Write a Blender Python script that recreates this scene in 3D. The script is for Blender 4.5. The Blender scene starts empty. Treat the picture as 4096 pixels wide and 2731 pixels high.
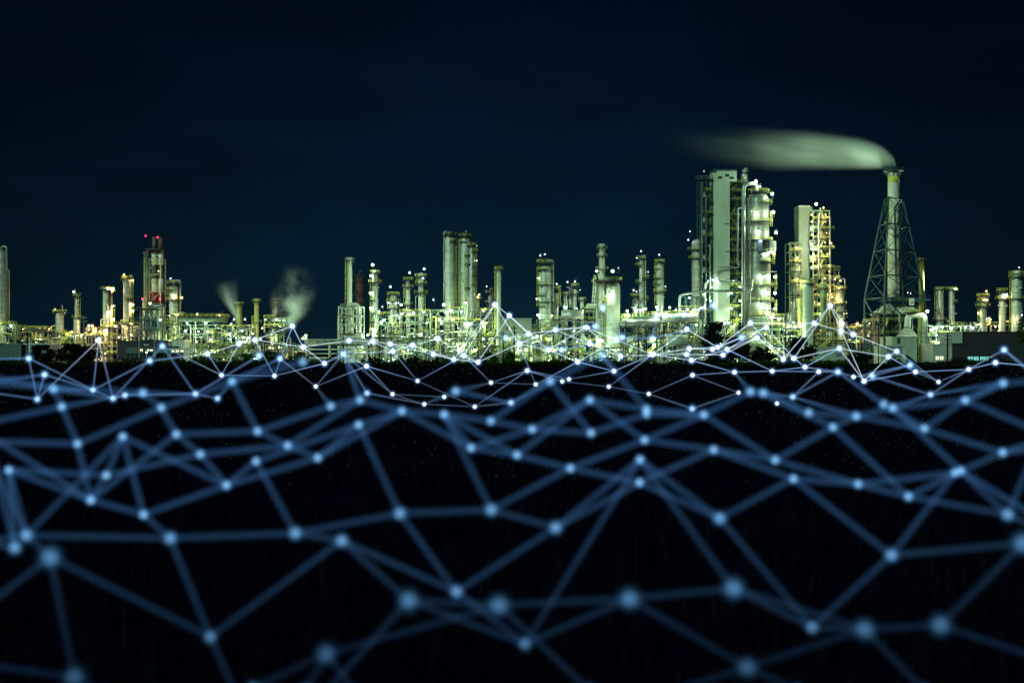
import bpy, math, random
from mathutils import Vector, Matrix
PI = math.pi
sc = bpy.context.scene

# ---------------------------------------------------------------- camera
FPX = 5000.0          # focal length in photo pixels (photo is 4096 wide)
CAMH = 6.0            # eye height above the field
HOR = 1400.0          # row of the horizon in the photo
cam_d = bpy.data.cameras.new("camera")
cam = bpy.data.objects.new("camera", cam_d)
sc.collection.objects.link(cam)
cam.location = (0, 0, CAMH)
cam.rotation_euler = (math.radians(90), 0, 0)
cam_d.sensor_width = 36.0
cam_d.lens = FPX / 4096.0 * 36.0
cam_d.shift_y = (HOR - 1365.5) / 4096.0
cam_d.clip_start = 0.5
cam_d.clip_end = 6000
cam_d.dof.use_dof = True
cam_d.dof.focus_distance = 260.0
cam_d.dof.aperture_fstop = (cam_d.lens / 1000.0) / 0.11     # a 10 cm wide aperture
sc.camera = cam

# ---------------------------------------------------------------- world
w = bpy.data.worlds.new("World"); sc.world = w; w.use_nodes = True
nt = w.node_tree; nt.nodes.clear()
def N(nt, t, **k):
    n = nt.nodes.new(t)
    for a, b in k.items():
        if a.startswith('i_'): n.inputs[int(a[2:])].default_value = b
        else: setattr(n, a, b)
    return n
SUN_EL, SUN_ROT = math.radians(24), math.radians(214)
out = N(nt, 'ShaderNodeOutputWorld'); bg = N(nt, 'ShaderNodeBackground')
tc = N(nt, 'ShaderNodeTexCoord'); sep = N(nt, 'ShaderNodeSeparateXYZ')
nt.links.new(tc.outputs['Generated'], sep.inputs[0])
ramp = N(nt, 'ShaderNodeValToRGB')
e = ramp.color_ramp.elements
e[0].position = 0.0;  e[0].color = (0.0026, 0.0140, 0.0250, 1)
e[1].position = 0.30; e[1].color = (0.0004, 0.0030, 0.0090, 1)
m = ramp.color_ramp.elements.new(0.10); m.color = (0.0016, 0.0100, 0.0215, 1)
m = ramp.color_ramp.elements.new(0.20); m.color = (0.0009, 0.0055, 0.0140, 1)
nt.links.new(sep.outputs[2], ramp.inputs[0])
# vignette put into the sky: brightest straight over the works, darker to both sides
ax = N(nt, 'ShaderNodeMath', operation='ADD', i_1=0.03); nt.links.new(sep.outputs[0], ax.inputs[0])
sq = N(nt, 'ShaderNodeMath', operation='POWER', i_1=2.0); nt.links.new(ax.outputs[0], sq.inputs[0])
mu = N(nt, 'ShaderNodeMath', operation='MULTIPLY', i_1=-9.0); nt.links.new(sq.outputs[0], mu.inputs[0])
ex = N(nt, 'ShaderNodeMath', operation='EXPONENT'); nt.links.new(mu.outputs[0], ex.inputs[0])
noi = N(nt, 'ShaderNodeTexNoise'); noi.inputs['Scale'].default_value = 5; noi.inputs['Detail'].default_value = 4
mp = N(nt, 'ShaderNodeMapping'); mp.inputs['Scale'].default_value = (1, 1, 4)
nt.links.new(tc.outputs['Generated'], mp.inputs[0]); nt.links.new(mp.outputs[0], noi.inputs[0])
nm = N(nt, 'ShaderNodeMapRange'); nm.inputs[1].default_value = 0.3; nm.inputs[2].default_value = 0.7; nm.inputs[3].default_value = 0.78; nm.inputs[4].default_value = 1.22
nt.links.new(noi.outputs[0], nm.inputs[0])
k1 = N(nt, 'ShaderNodeMapRange'); k1.inputs[3].default_value = 0.42; k1.inputs[4].default_value = 1.0
nt.links.new(ex.outputs[0], k1.inputs[0])
k2 = N(nt, 'ShaderNodeMath', operation='MULTIPLY'); nt.links.new(k1.outputs[0], k2.inputs[0]); nt.links.new(nm.outputs[0], k2.inputs[1])
nt.links.new(ramp.outputs[0], bg.inputs[0]); nt.links.new(k2.outputs[0], bg.inputs[1])
nt.links.new(bg.outputs[0], out.inputs[0])

# added frontal fill for the towers: the one sun lamp, behind the viewer's left shoulder
sun_d = bpy.data.lights.new("fill_sun", 'SUN'); sun = bpy.data.objects.new("fill_sun", sun_d)
sc.collection.objects.link(sun)
sun_d.energy = 1.8; sun_d.angle = math.radians(0.6); sun_d.color = (0.58, 1.0, 0.76)
sun.rotation_euler = (math.radians(90) - SUN_EL, 0, math.radians(-33))

sc.view_settings.view_transform = 'Standard'; sc.view_settings.look = 'None'
sc.view_settings.exposure = 0.0; sc.view_settings.gamma = 1.0; sc.view_settings.use_curve_mapping = False
sc.render.engine = 'CYCLES'
cy = sc.cycles
cy.max_bounces = 5; cy.diffuse_bounces = 2; cy.glossy_bounces = 2; cy.transmission_bounces = 2
cy.volume_bounces = 1; cy.transparent_max_bounces = 48
cy.sample_clamp_indirect = 3.0; cy.sample_clamp_direct = 0.0
cy.use_denoising = True; cy.use_light_tree = True
cy.caustics_reflective = False; cy.caustics_refractive = False
cy.volume_step_rate = 1.5; cy.volume_max_steps = 96

# ---------------------------------------------------------------- materials
M = {}
def pmat(name, col, rough=0.6, metal=0.0, var=0.25, seam=None, scale=0.35, streak=True, spec=0.5):
    """painted or bare surface with patchy wear, rain streaks and, for cladding, sheet seams"""
    m = bpy.data.materials.new(name); m.use_nodes = True; nt = m.node_tree
    b = nt.nodes['Principled BSDF']
    b.inputs['Roughness'].default_value = rough; b.inputs['Metallic'].default_value = metal
    b.inputs['Specular IOR Level'].default_value = spec
    tc = N(nt, 'ShaderNodeTexCoord')
    mp = N(nt, 'ShaderNodeMapping'); mp.inputs['Scale'].default_value = (1, 1, 0.22 if streak else 1)
    no = N(nt, 'ShaderNodeTexNoise'); no.inputs['Scale'].default_value = scale; no.inputs['Detail'].default_value = 6
    no.inputs['Roughness'].default_value = 0.65
    nt.links.new(tc.outputs['Object'], mp.inputs[0]); nt.links.new(mp.outputs[0], no.inputs[0])
    mr = N(nt, 'ShaderNodeMapRange'); mr.inputs[1].default_value = 0.3; mr.inputs[2].default_value = 0.7
    mr.inputs[3].default_value = 1 - var; mr.inputs[4].default_value = 1 + var * 0.45
    nt.links.new(no.outputs[0], mr.inputs[0])
    v = mr.outputs[0]
    if seam:
        sp = N(nt, 'ShaderNodeSeparateXYZ'); nt.links.new(tc.outputs['Object'], sp.inputs[0])
        mod = N(nt, 'ShaderNodeMath', operation='FLOORED_MODULO', i_1=seam); nt.links.new(sp.outputs[2], mod.inputs[0])
        lt = N(nt, 'ShaderNodeMath', operation='GREATER_THAN', i_1=0.22); nt.links.new(mod.outputs[0], lt.inputs[0])
        m2 = N(nt, 'ShaderNodeMapRange'); m2.inputs[3].default_value = 0.55; m2.inputs[4].default_value = 1
        nt.links.new(lt.outputs[0], m2.inputs[0])
        fl = N(nt, 'ShaderNodeMath', operation='DIVIDE', i_1=seam); nt.links.new(sp.outputs[2], fl.inputs[0])
        ff = N(nt, 'ShaderNodeMath', operation='FLOOR'); nt.links.new(fl.outputs[0], ff.inputs[0])
        wn = N(nt, 'ShaderNodeTexWhiteNoise', noise_dimensions='1D'); nt.links.new(ff.outputs[0], wn.inputs['W'])
        m3 = N(nt, 'ShaderNodeMapRange'); m3.inputs[3].default_value = 0.82; m3.inputs[4].default_value = 1.08
        nt.links.new(wn.outputs[0], m3.inputs[0])
        a = N(nt, 'ShaderNodeMath', operation='MULTIPLY'); nt.links.new(v, a.inputs[0]); nt.links.new(m2.outputs[0], a.inputs[1])
        c = N(nt, 'ShaderNodeMath', operation='MULTIPLY'); nt.links.new(a.outputs[0], c.inputs[0]); nt.links.new(m3.outputs[0], c.inputs[1])
        v = c.outputs[0]
    mx = N(nt, 'ShaderNodeVectorMath', operation='SCALE'); mx.inputs[0].default_value = col[:3]
    nt.links.new(v, mx.inputs['Scale']); nt.links.new(mx.outputs[0], b.inputs['Base Color'])
    M[name] = m; return m
pmat('cladding', (0.56, 0.62, 0.50), 0.5, 0.15, 0.34, seam=3.3)
pmat('cladding_grey', (0.48, 0.52, 0.45), 0.45, 0.3, 0.42, seam=2.6)
pmat('cladding_warm', (0.42, 0.42, 0.32), 0.5, 0.1, 0.35, seam=3.0)
pmat('painted_cream', (0.56, 0.62, 0.48), 0.5, 0.0, 0.12)
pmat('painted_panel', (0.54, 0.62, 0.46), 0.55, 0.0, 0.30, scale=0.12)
pmat('painted_yellow', (0.55, 0.57, 0.10), 0.5, 0.0, 0.2)
pmat('painted_green', (0.20, 0.32, 0.13), 0.5, 0.0, 0.25)
pmat('mustard_paint', (0.55, 0.58, 0.17), 0.5, 0.0, 0.2)
pmat('red_paint', (0.32, 0.04, 0.035), 0.55, 0.0, 0.3)
pmat('black_paint', (0.05, 0.05, 0.045), 0.55, 0.0, 0.3)
pmat('teal_steel', (0.022, 0.080, 0.085), 0.5, 0.2, 0.3)
pmat('dark_steel', (0.035, 0.05, 0.05), 0.5, 0.3, 0.3)
pmat('green_steel', (0.13, 0.20, 0.12), 0.5, 0.1, 0.3)
pmat('pipe_steel', (0.38, 0.42, 0.37), 0.38, 0.55, 0.3)
pmat('pipe_dark', (0.12, 0.15, 0.14), 0.45, 0.4, 0.3)
pmat('rust', (0.13, 0.05, 0.04), 0.8, 0.0, 0.5)
pmat('rust_grey', (0.16, 0.12, 0.10), 0.8, 0.1, 0.5)
pmat('concrete', (0.03, 0.03, 0.03), 0.85, 0.0, 0.25, streak=False)
pmat('yard', (0.10, 0.11, 0.10), 0.9, 0.0, 0.4, streak=False, scale=0.05)
pmat('pink_wall', (0.50, 0.36, 0.32), 0.8, 0.0, 0.12)
pmat('blue_sheet', (0.14, 0.17, 0.25), 0.6, 0.0, 0.12)
pmat('teal_sheet', (0.025, 0.075, 0.085), 0.6, 0.0, 0.2)
pmat('dark_sheet', (0.012, 0.013, 0.022), 0.7, 0.0, 0.3)
pmat('wood_pole', (0.006, 0.007, 0.008), 0.85, 0.0, 0.3)
pmat('grey_pole', (0.18, 0.22, 0.25), 0.7, 0.0, 0.2)
pmat('bark', (0.03, 0.025, 0.02), 0.9, 0.0, 0.3)
pmat('orange_lit_pole', (0.5, 0.35, 0.15), 0.7, 0.0, 0.2)  # orange lamplight painted into the pole colour
pmat('white_plate', (0.7, 0.72, 0.7), 0.6, 0.0, 0.1)
pmat('rubber', (0.02, 0.02, 0.02), 0.8, 0.0, 0.1)
def leafmat(name, c1, c2):
    m = bpy.data.materials.new(name); m.use_nodes = True; nt = m.node_tree
    b = nt.nodes['Principled BSDF']; b.inputs['Roughness'].default_value = 0.7
    b.inputs['Specular IOR Level'].default_value = 0.0
    g = N(nt, 'ShaderNodeNewGeometry'); r = N(nt, 'ShaderNodeMix', data_type='RGBA')
    nt.links.new(g.outputs['Random Per Island'], r.inputs[0])
    r.inputs[6].default_value = (*c1, 1); r.inputs[7].default_value = (*c2, 1)
    nt.links.new(r.outputs[2], b.inputs['Base Color']); M[name] = m
pmat('vessel_shell', (0.27, 0.31, 0.26), 0.42, 0.35, 0.45, seam=2.6)
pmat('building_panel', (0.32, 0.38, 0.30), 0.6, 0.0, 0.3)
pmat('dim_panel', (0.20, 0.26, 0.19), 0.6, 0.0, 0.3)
pmat('dull_red', (0.085, 0.022, 0.028), 0.7, 0.0, 0.5, seam=4)
pmat('bright_white', (0.80, 0.84, 0.68), 0.5, 0.0, 0.15)
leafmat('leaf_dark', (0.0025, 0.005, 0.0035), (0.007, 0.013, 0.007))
leafmat('leaf_mid', (0.010, 0.030, 0.007), (0.040, 0.095, 0.018))  # green brightened to paint in lamp spill on the foliage
leafmat('grass_blade', (0.0008, 0.0016, 0.004), (0.0024, 0.0050, 0.009))
leafmat('dew_glint', (0.02, 0.06, 0.05), (0.28, 0.36, 0.34))
leafmat('grass_edge', (0.003, 0.007, 0.002), (0.009, 0.020, 0.005))
def emat(name, col, s, sample=True):
    m = bpy.data.materials.new(name); m.use_nodes = True; nt = m.node_tree
    b = nt.nodes['Principled BSDF']; b.inputs['Base Color'].default_value = (0, 0, 0, 1)
    b.inputs['Emission Color'].default_value = (*col, 1); b.inputs['Emission Strength'].default_value = s
    m.cycles.emission_sampling = 'AUTO' if sample else 'NONE'
    M[name] = m
LS = 1.0
def globe(name, col, s):
    """clear glass globe that glows; the light inside shines through it"""
    m = bpy.data.materials.new(name); m.use_nodes = True; nt = m.node_tree; nt.nodes.clear()
    o_ = N(nt, 'ShaderNodeOutputMaterial'); em = N(nt, 'ShaderNodeEmission'); tr = N(nt, 'ShaderNodeBsdfTransparent'); ad = N(nt, 'ShaderNodeAddShader')
    em.inputs[0].default_value = (*col, 1); em.inputs[1].default_value = s
    nt.links.new(em.outputs[0], ad.inputs[0]); nt.links.new(tr.outputs[0], ad.inputs[1]); nt.links.new(ad.outputs[0], o_.inputs[0])
    m.cycles.emission_sampling = 'NONE'; M[name] = m
# colour, glow of the globe, light output per square metre of globe
LK = {'cool': ((.72, 1.0, .84), 1.8, 150), 'green': ((.80, 1.0, .38), 1.6, 160), 'warm': ((1.0, .72, .34), 1.8, 170), 'big': ((.78, 1.0, .66), 3.0, 130), 'small': ((.75, .92, 1.0), 1.5, 40), 'red': ((1.0, .02, .12), 2.0, 14)}
for k_, v_ in LK.items(): globe('lamp_' + k_, v_[0], v_[1])
emat('window_lit', (0.95, 1.0, 0.70), 1.1, False)
emat('window_cyan', (0.25, 0.80, 0.72), 0.8, False)
emat('sign_red', (0.9, 0.12, 0.12), 0.5, False)
emat('sign_green', (0.2, 0.7, 0.4), 0.5, False)

# ---------------------------------------------------------------- helpers
COL = sc.collection
def P(px, py, Y):
    """point at distance Y that the photo shows at (px, py)"""
    return Vector(((px - 2048) * Y / FPX, Y, CAMH + (HOR - py) * Y / FPX))
def XX(px, Y): return (px - 2048) * Y / FPX
def ZZ(py, Y): return CAMH + (HOR - py) * Y / FPX
def S(n, Y): return n * Y / FPX

class MB:
    def __init__(s): s.v = []; s.f = []; s.sm = []; s.mi = []; s.cur = 0
    def face(s, f, sm=False): s.f.append(f); s.sm.append(sm); s.mi.append(s.cur)
    def box(s, a, b):
        x0, y0, z0 = (min(a[i], b[i]) for i in range(3)); x1, y1, z1 = (max(a[i], b[i]) for i in range(3))
        n = len(s.v)
        s.v += [(x0, y0, z0), (x1, y0, z0), (x1, y1, z0), (x0, y1, z0), (x0, y0, z1), (x1, y0, z1), (x1, y1, z1), (x0, y1, z1)]
        for f in ((0, 3, 2, 1), (4, 5, 6, 7), (0, 1, 5, 4), (1, 2, 6, 5), (2, 3, 7, 6), (3, 0, 4, 7)):
            s.face(tuple(n + i for i in f))
        return s
    def tube(s, pts, r, n=8, cap=True, smooth=True):
        """tube through pts; r a number or one radius per point"""
        pts = [Vector(p) for p in pts]
        rs = r if isinstance(r, (list, tuple)) else [r] * len(pts)
        base = len(s.v); up = None
        for i, p in enumerate(pts):
            if i == 0: d = pts[1] - p
            elif i == len(pts) - 1: d = p - pts[i - 1]
            else: d = (pts[i + 1] - p).normalized() + (p - pts[i - 1]).normalized()
            d = d.normalized() if d.length > 1e-6 else Vector((0, 0, 1))
            if up is None:
                up = d.orthogonal().normalized()
            up = (up - d * up.dot(d)); up = up.normalized() if up.length > 1e-6 else d.orthogonal().normalized()
            q = d.cross(up)
            for k in range(n):
                a = 2 * PI * k / n + PI / n
                s.v.append(tuple(p + (up * math.cos(a) + q * math.sin(a)) * rs[i]))
        for i in range(len(pts) - 1):
            for k in range(n):
                a = base + i * n + k; b = base + i * n + (k + 1) % n
                s.face((a, b, b + n, a + n), smooth)
        if cap:
            s.face(tuple(base + k for k in reversed(range(n)))); s.face(tuple(base + (len(pts) - 1) * n + k for k in range(n)))
        return s
    def bar(s, a, b, t): return s.tube([a, b], t * 0.7071, 4, True, False)
    def lathe(s, prof, c=(0, 0), n=24, smooth=True):
        base = len(s.v)
        for r, z in prof:
            for k in range(n):
                a = 2 * PI * k / n
                s.v.append((c[0] + r * math.cos(a), c[1] + r * math.sin(a), z))
        for i in range(len(prof) - 1):
            for k in range(n):
                a = base + i * n + k; b = base + i * n + (k + 1) % n
                s.face((a, b, b + n, a + n), smooth)
        s.face(tuple(base + k for k in reversed(range(n)))); s.face(tuple(base + (len(prof) - 1) * n + k for k in range(n)))
        return s
    def ball(s, c, r, seg=10, ring=6, sz=1.0):
        prof = [(max(1e-3, r * math.sin(PI * i / ring)), c[2] - sz * r * math.cos(PI * i / ring)) for i in range(ring + 1)]
        return s.lathe(prof, (c[0], c[1]), seg)
    def build(s, name, mats, parent=None, loc=None):
        me = bpy.data.meshes.new(name)
        if loc is None: loc = parent_origin(parent)
        l = Vector(loc)
        me.from_pydata([(v[0] - l.x, v[1] - l.y, v[2] - l.z) for v in s.v], [], s.f)
        me.polygons.foreach_set('use_smooth', s.sm)
        if not isinstance(mats, (list, tuple)): mats = [mats]
        for mm in mats: me.materials.append(M[mm] if isinstance(mm, str) else mm)
        if len(mats) > 1: me.polygons.foreach_set('material_index', s.mi)
        me.update()
        o = bpy.data.objects.new(name, me); COL.objects.link(o)
        if parent is not None:
            o.parent = parent
            o.location = l - Vector(parent_origin(parent))
        else: o.location = l
        ORG[o.name] = tuple(l)
        return o
ORG = {}
def parent_origin(p): return ORG[p.name] if p is not None else (0, 0, 0)
LABELS = {}
def tag(o, label, cat, group=None, kind=None):
    if label:
        assert label not in LABELS or group, label
        nwd = len(label.split())
        if not 4 <= nwd <= 16: print('LABEL LENGTH', nwd, label)
        if label in LABELS: print('DUP LABEL', label)
        LABELS[label] = 1; o['label'] = label
    if cat: o['category'] = cat
    if group: o['group'] = group
    if kind or cat: o['kind'] = kind or 'thing'
    return o
def thing(name, label, cat, loc, group=None):
    o = bpy.data.objects.new(name, None); COL.objects.link(o); o.location = loc
    o.empty_display_size = 0.5
    ORG[o.name] = tuple(loc)
    return tag(o, label, cat, group)

def arc(c, r, z, a0, a1, n):
    return [Vector((c[0] + r * math.cos(a0 + (a1 - a0) * i / n), c[1] + r * math.sin(a0 + (a1 - a0) * i / n), z)) for i in range(n + 1)]
T = 0.085   # railing tube as a box bar
def rail_mb(mb, pts, h=1.25, closed=False, t=T):
    pts = [Vector(p) for p in pts]; acc = 9
    if closed: pts = pts + [pts[0]]
    for i in range(len(pts) - 1):
        a, b = pts[i], pts[i + 1]
        for hh in (h, h * 0.52):
            mb.bar(a + Vector((0, 0, hh)), b + Vector((0, 0, hh)), t)
        L = (b - a).length; acc = acc + L
        if L > 3:
            n = max(1, int(round(L / 2.4)))
            for k in range(n): q = a.lerp(b, k / n); mb.bar(q, q + Vector((0, 0, h)), t)
            acc = 0
        elif acc > 2.2: mb.bar(a, a + Vector((0, 0, h)), t); acc = 0
    mb.bar(pts[-1], pts[-1] + Vector((0, 0, h)), t)
    return mb
def ring_platform(root, c, z, r_in, r_out, a0=0.0, a1=2 * PI, rail='painted_yellow', deck='dark_steel', h=1.3):
    mb = MB(); n = max(6, int(20 * abs(a1 - a0) / (2 * PI)))
    A = [arc(c, r, zz, a0, a1, n) for r, zz in ((r_in, z), (r_out, z), (r_out, z - 0.35), (r_in, z - 0.35))]
    base = len(mb.v)
    for i in range(n + 1):
        for k in range(4): mb.v.append(tuple(A[k][i]))
    for i in range(n):
        for k in range(4):
            a = base + i * 4 + k; b = base + i * 4 + (k + 1) % 4
            mb.face((a, b, b + 4, a + 4))
    mb.face((base, base + 1, base + 2, base + 3)); e_ = base + n * 4; mb.face((e_ + 3, e_ + 2, e_ + 1, e_))
    for i in range(0, n, 3):      # brackets down to the shell
        p = A[1][i]; q = A[0][i] - Vector((0, 0, 1.6)); mb.bar(p - Vector((0, 0, .3)), q, 0.2)
    pl = mb.build('platform', deck, root)
    rm = MB(); pts = arc(c, r_out - 0.08, z, a0, a1, n)
    closed = abs(a1 - a0) > 6.2
    rail_mb(rm, pts, h)
    if not closed:
        rail_mb(rm, [Vector((c[0] + r_in * math.cos(a0), c[1] + r_in * math.sin(a0), z)), pts[0]], h)
        rail_mb(rm, [Vector((c[0] + r_in * math.cos(a1), c[1] + r_in * math.sin(a1), z)), pts[-1]], h)
    rm.build('railing', rail, pl)
    return pl
def box_platform(root, x0, x1, y0, y1, z, rail='painted_yellow', deck='dark_steel', h=1.3, th=0.35, name='platform'):
    mb = MB().box((x0, y0, z - th), (x1, y1, z))
    pl = mb.build(name, deck, root)
    rm = MB(); rail_mb(rm, [(x0, y0, z), (x1, y0, z), (x1, y1, z), (x0, y1, z)], h, True)
    rm.build('railing', rail, pl)
    return pl
def ladder(root, x, y, z0, z1, mat='painted_yellow', cage=True, wd=0.9):
    mb = MB()
    for s_ in (-1, 1): mb.bar((x + s_ * wd / 2, y, z0), (x + s_ * wd / 2, y, z1), 0.12)
    z = z0
    while z < z1:
        mb.bar((x - wd / 2, y, z), (x + wd / 2, y, z), 0.09); z += 1.2
    if cage:
        z = z0 + 2.5
        while z < z1:
            mb.tube([(x - wd / 2, y, z), (x - wd * .7, y - .7, z), (x, y - 1.1, z), (x + wd * .7, y - .7, z), (x + wd / 2, y, z)], 0.07, 4, False, False); z += 2.4
        for dx in (0,):
            mb.bar((x + dx, y - (1.1 if dx == 0 else .7), z0 + 2.5), (x + dx, y - (1.1 if dx == 0 else .7), z1), 0.09)
    return mb.build('ladder', mat, root)
LIGHTS = {}
def lamp(root, p, kind='cool', r=0.5, arm=True, name='lamp'):
    """fitting with its arm; the glass bulb is a part of the fitting"""
    p = Vector(p); mb = MB(); r *= .72
    if arm:
        mb.tube([p + Vector((.5, .5, -2.2)), p + Vector((.5, .5, .9 + r)), p + Vector((.2, .2, 1.1 + r)), p + Vector((0, 0, r + .7))], 0.09, 5)
    ox, oy, oz = parent_origin(root); s_ = p + Vector((.5, .5, -2.0)); q_ = Vector((ox, oy, s_.z))
    if arm and 1.5 < (q_ - s_).length < 9 and p.z > oz + 3: mb.tube([s_, q_], .08, 5)     # bracket back to the shell or frame
    mb.lathe([(0.12, p.z + r + .75), (r * .8, p.z + r + .35), (r * 1.05, p.z + r * .75)], (p.x, p.y), 8)
    f = mb.build(name, 'dark_steel', root)
    b_ = MB().ball(p, r, 8, 6).build('bulb', 'lamp_' + kind, f)
    k = (kind, round(r, 2))
    if k not in LIGHTS:
        ld = bpy.data.lights.new('lamp_light', 'POINT'); ld.color = LK[kind][0]; ld.shadow_soft_size = r * .8
        ld.energy = LK[kind][2] * 4 * PI * PI * r * r; LIGHTS[k] = ld
    lo = bpy.data.objects.new('lamp_light', LIGHTS[k]); COL.objects.link(lo); lo.parent = f; lo.location = p - Vector(parent_origin(f))
    return f
def pipe(root, pts, r, mat='pipe_steel', n=8, name='pipe', bend=None):
    pts = [Vector(p) for p in pts]
    if bend is None: bend = r * 2.2
    out_ = [pts[0]]
    for i in range(1, len(pts) - 1):
        a, b, c = pts[i - 1], pts[i], pts[i + 1]
        d1 = (a - b); d2 = (c - b); k = min(bend, d1.length * .45, d2.length * .45)
        s1 = b + d1.normalized() * k; s2 = b + d2.normalized() * k
        for j in range(5):
            t = j / 4; out_.append(s1.lerp(b, t).lerp(b.lerp(s2, t), t))
    out_.append(pts[-1])
    return MB().tube(out_, r, n).build(name, mat, root)
# ---------------------------------------------------------------- ground
def sheet(name, x0, x1, y0, y1, z, mat, kind='structure'):
    mb = MB(); mb.v = [(x0, y0, z), (x1, y0, z), (x1, y1, z), (x0, y1, z)]; mb.face((0, 1, 2, 3))
    return tag(mb.build(name, mat), None, None, kind=kind)
pmat('field_soil', (0.0030, 0.0034, 0.017), 0.95, 0.0, 0.5, streak=False, scale=0.1, spec=0.0)
sheet('ground', -3000, 3000, -60, 5500, 0.0, 'field_soil')
sheet('plant_yard', -420, 420, 498, 900, 0.006, 'yard')
sheet('access_road', -420, 420, 474, 482, 0.006, 'concrete')
# grass of the field: far too many blades to count, one object
rg = random.Random(5)
mb = MB()
def blade(x, y, h, wd, lean, mi):
    mb.cur = mi; n = len(mb.v); a = rg.uniform(0, PI); dx, dy = math.cos(a) * wd, math.sin(a) * wd
    lx, ly = rg.uniform(-lean, lean), rg.uniform(-lean, lean)
    mb.v.extend([(x - dx, y - dy, 0), (x + dx, y + dy, 0), (x + dx * .7 + lx * .4, y + dy * .7 + ly * .4, h * .6), (x - dx * .7 + lx * .4, y - dy * .7 + ly * .4, h * .6), (x + lx, y + ly, h)])
    mb.face((n, n + 1, n + 2, n + 3)); mb.face((n + 3, n + 2, n + 4))
for i in range(34000):
    y = 17 + 453 * rg.random() ** 1.3
    x = rg.uniform(-0.46, 0.46) * y
    blade(x, y, rg.uniform(.5, 1.2), 0.02 + y * 0.00045, .35, 0)
for i in range(3600):     # pale specks coloured to imitate glints of dew
    y = 48 + 300 * rg.random() ** 1.1
    x = rg.uniform(-0.46, 0.46) * y
    if math.sin(x * .11 + y * .05) + math.sin(x * .037 - y * .09) < rg.uniform(-1.2, 1.2): continue
    z = rg.uniform(.7, 1.35); r = (.005 + y * .00021) * rg.uniform(.5, 1.25); mb.cur = 1
    n = len(mb.v); mb.v.extend([(x, y, z - r * 1.6), (x - r, y, z), (x, y - r, z), (x + r, y, z), (x, y + r, z), (x, y, z + r * 1.6)])
    for f in ((0, 2, 1), (0, 3, 2), (0, 4, 3), (0, 1, 4), (5, 1, 2), (5, 2, 3), (5, 3, 4), (5, 4, 1)): mb.face(tuple(n + q for q in f))
for i in range(16000):    # taller green growth along the far edge
    y = rg.uniform(440, 474); x = rg.uniform(-0.45, 0.45) * y
    k = .5 + .5 * math.sin(x * .06) * math.sin(x * .023 + 1)
    blade(x, y, rg.uniform(.8, 2.2) * (.6 + .6 * k), 0.16, .7, 2)
o = mb.build('grass', ['grass_blade', 'dew_glint', 'grass_edge']); o['kind'] = 'stuff'

# the unbroken scrub that closes the field
mb = MB(); rg = random.Random(12)
for i in range(46000):
    y = rg.uniform(476, 490); x = rg.uniform(-0.45, 0.45) * y
    h = 1.4 + 1.5 * math.sin(x * .09 + 1) * math.sin(x * .031) + .7 * math.sin(x * .41) + .5 * math.sin(x * 1.13 + 2) + (.6 if x < -60 else 0)
    h = max(.7, h) * (1 - ((y - 483) / 9) ** 2 * .5); z = h * rg.random() ** .7
    q = Vector((rg.gauss(0, 1), rg.gauss(0, 1), rg.gauss(0, 1))).normalized(); u = q.orthogonal().normalized() * rg.uniform(.15, .42); v = q.cross(u) * rg.uniform(.4, .8)
    p = Vector((x, y, z)); n = len(mb.v); mb.cur = 1 if math.sin(x * .05 + 2) + .6 * math.sin(x * .013) > .35 else 0
    mb.v.extend([tuple(p - u), tuple(p + v), tuple(p + u), tuple(p - v)]); mb.face((n, n + 1, n + 2, n + 3))
mb.build('undergrowth', ['leaf_dark', 'leaf_mid'])['kind'] = 'stuff'

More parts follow.
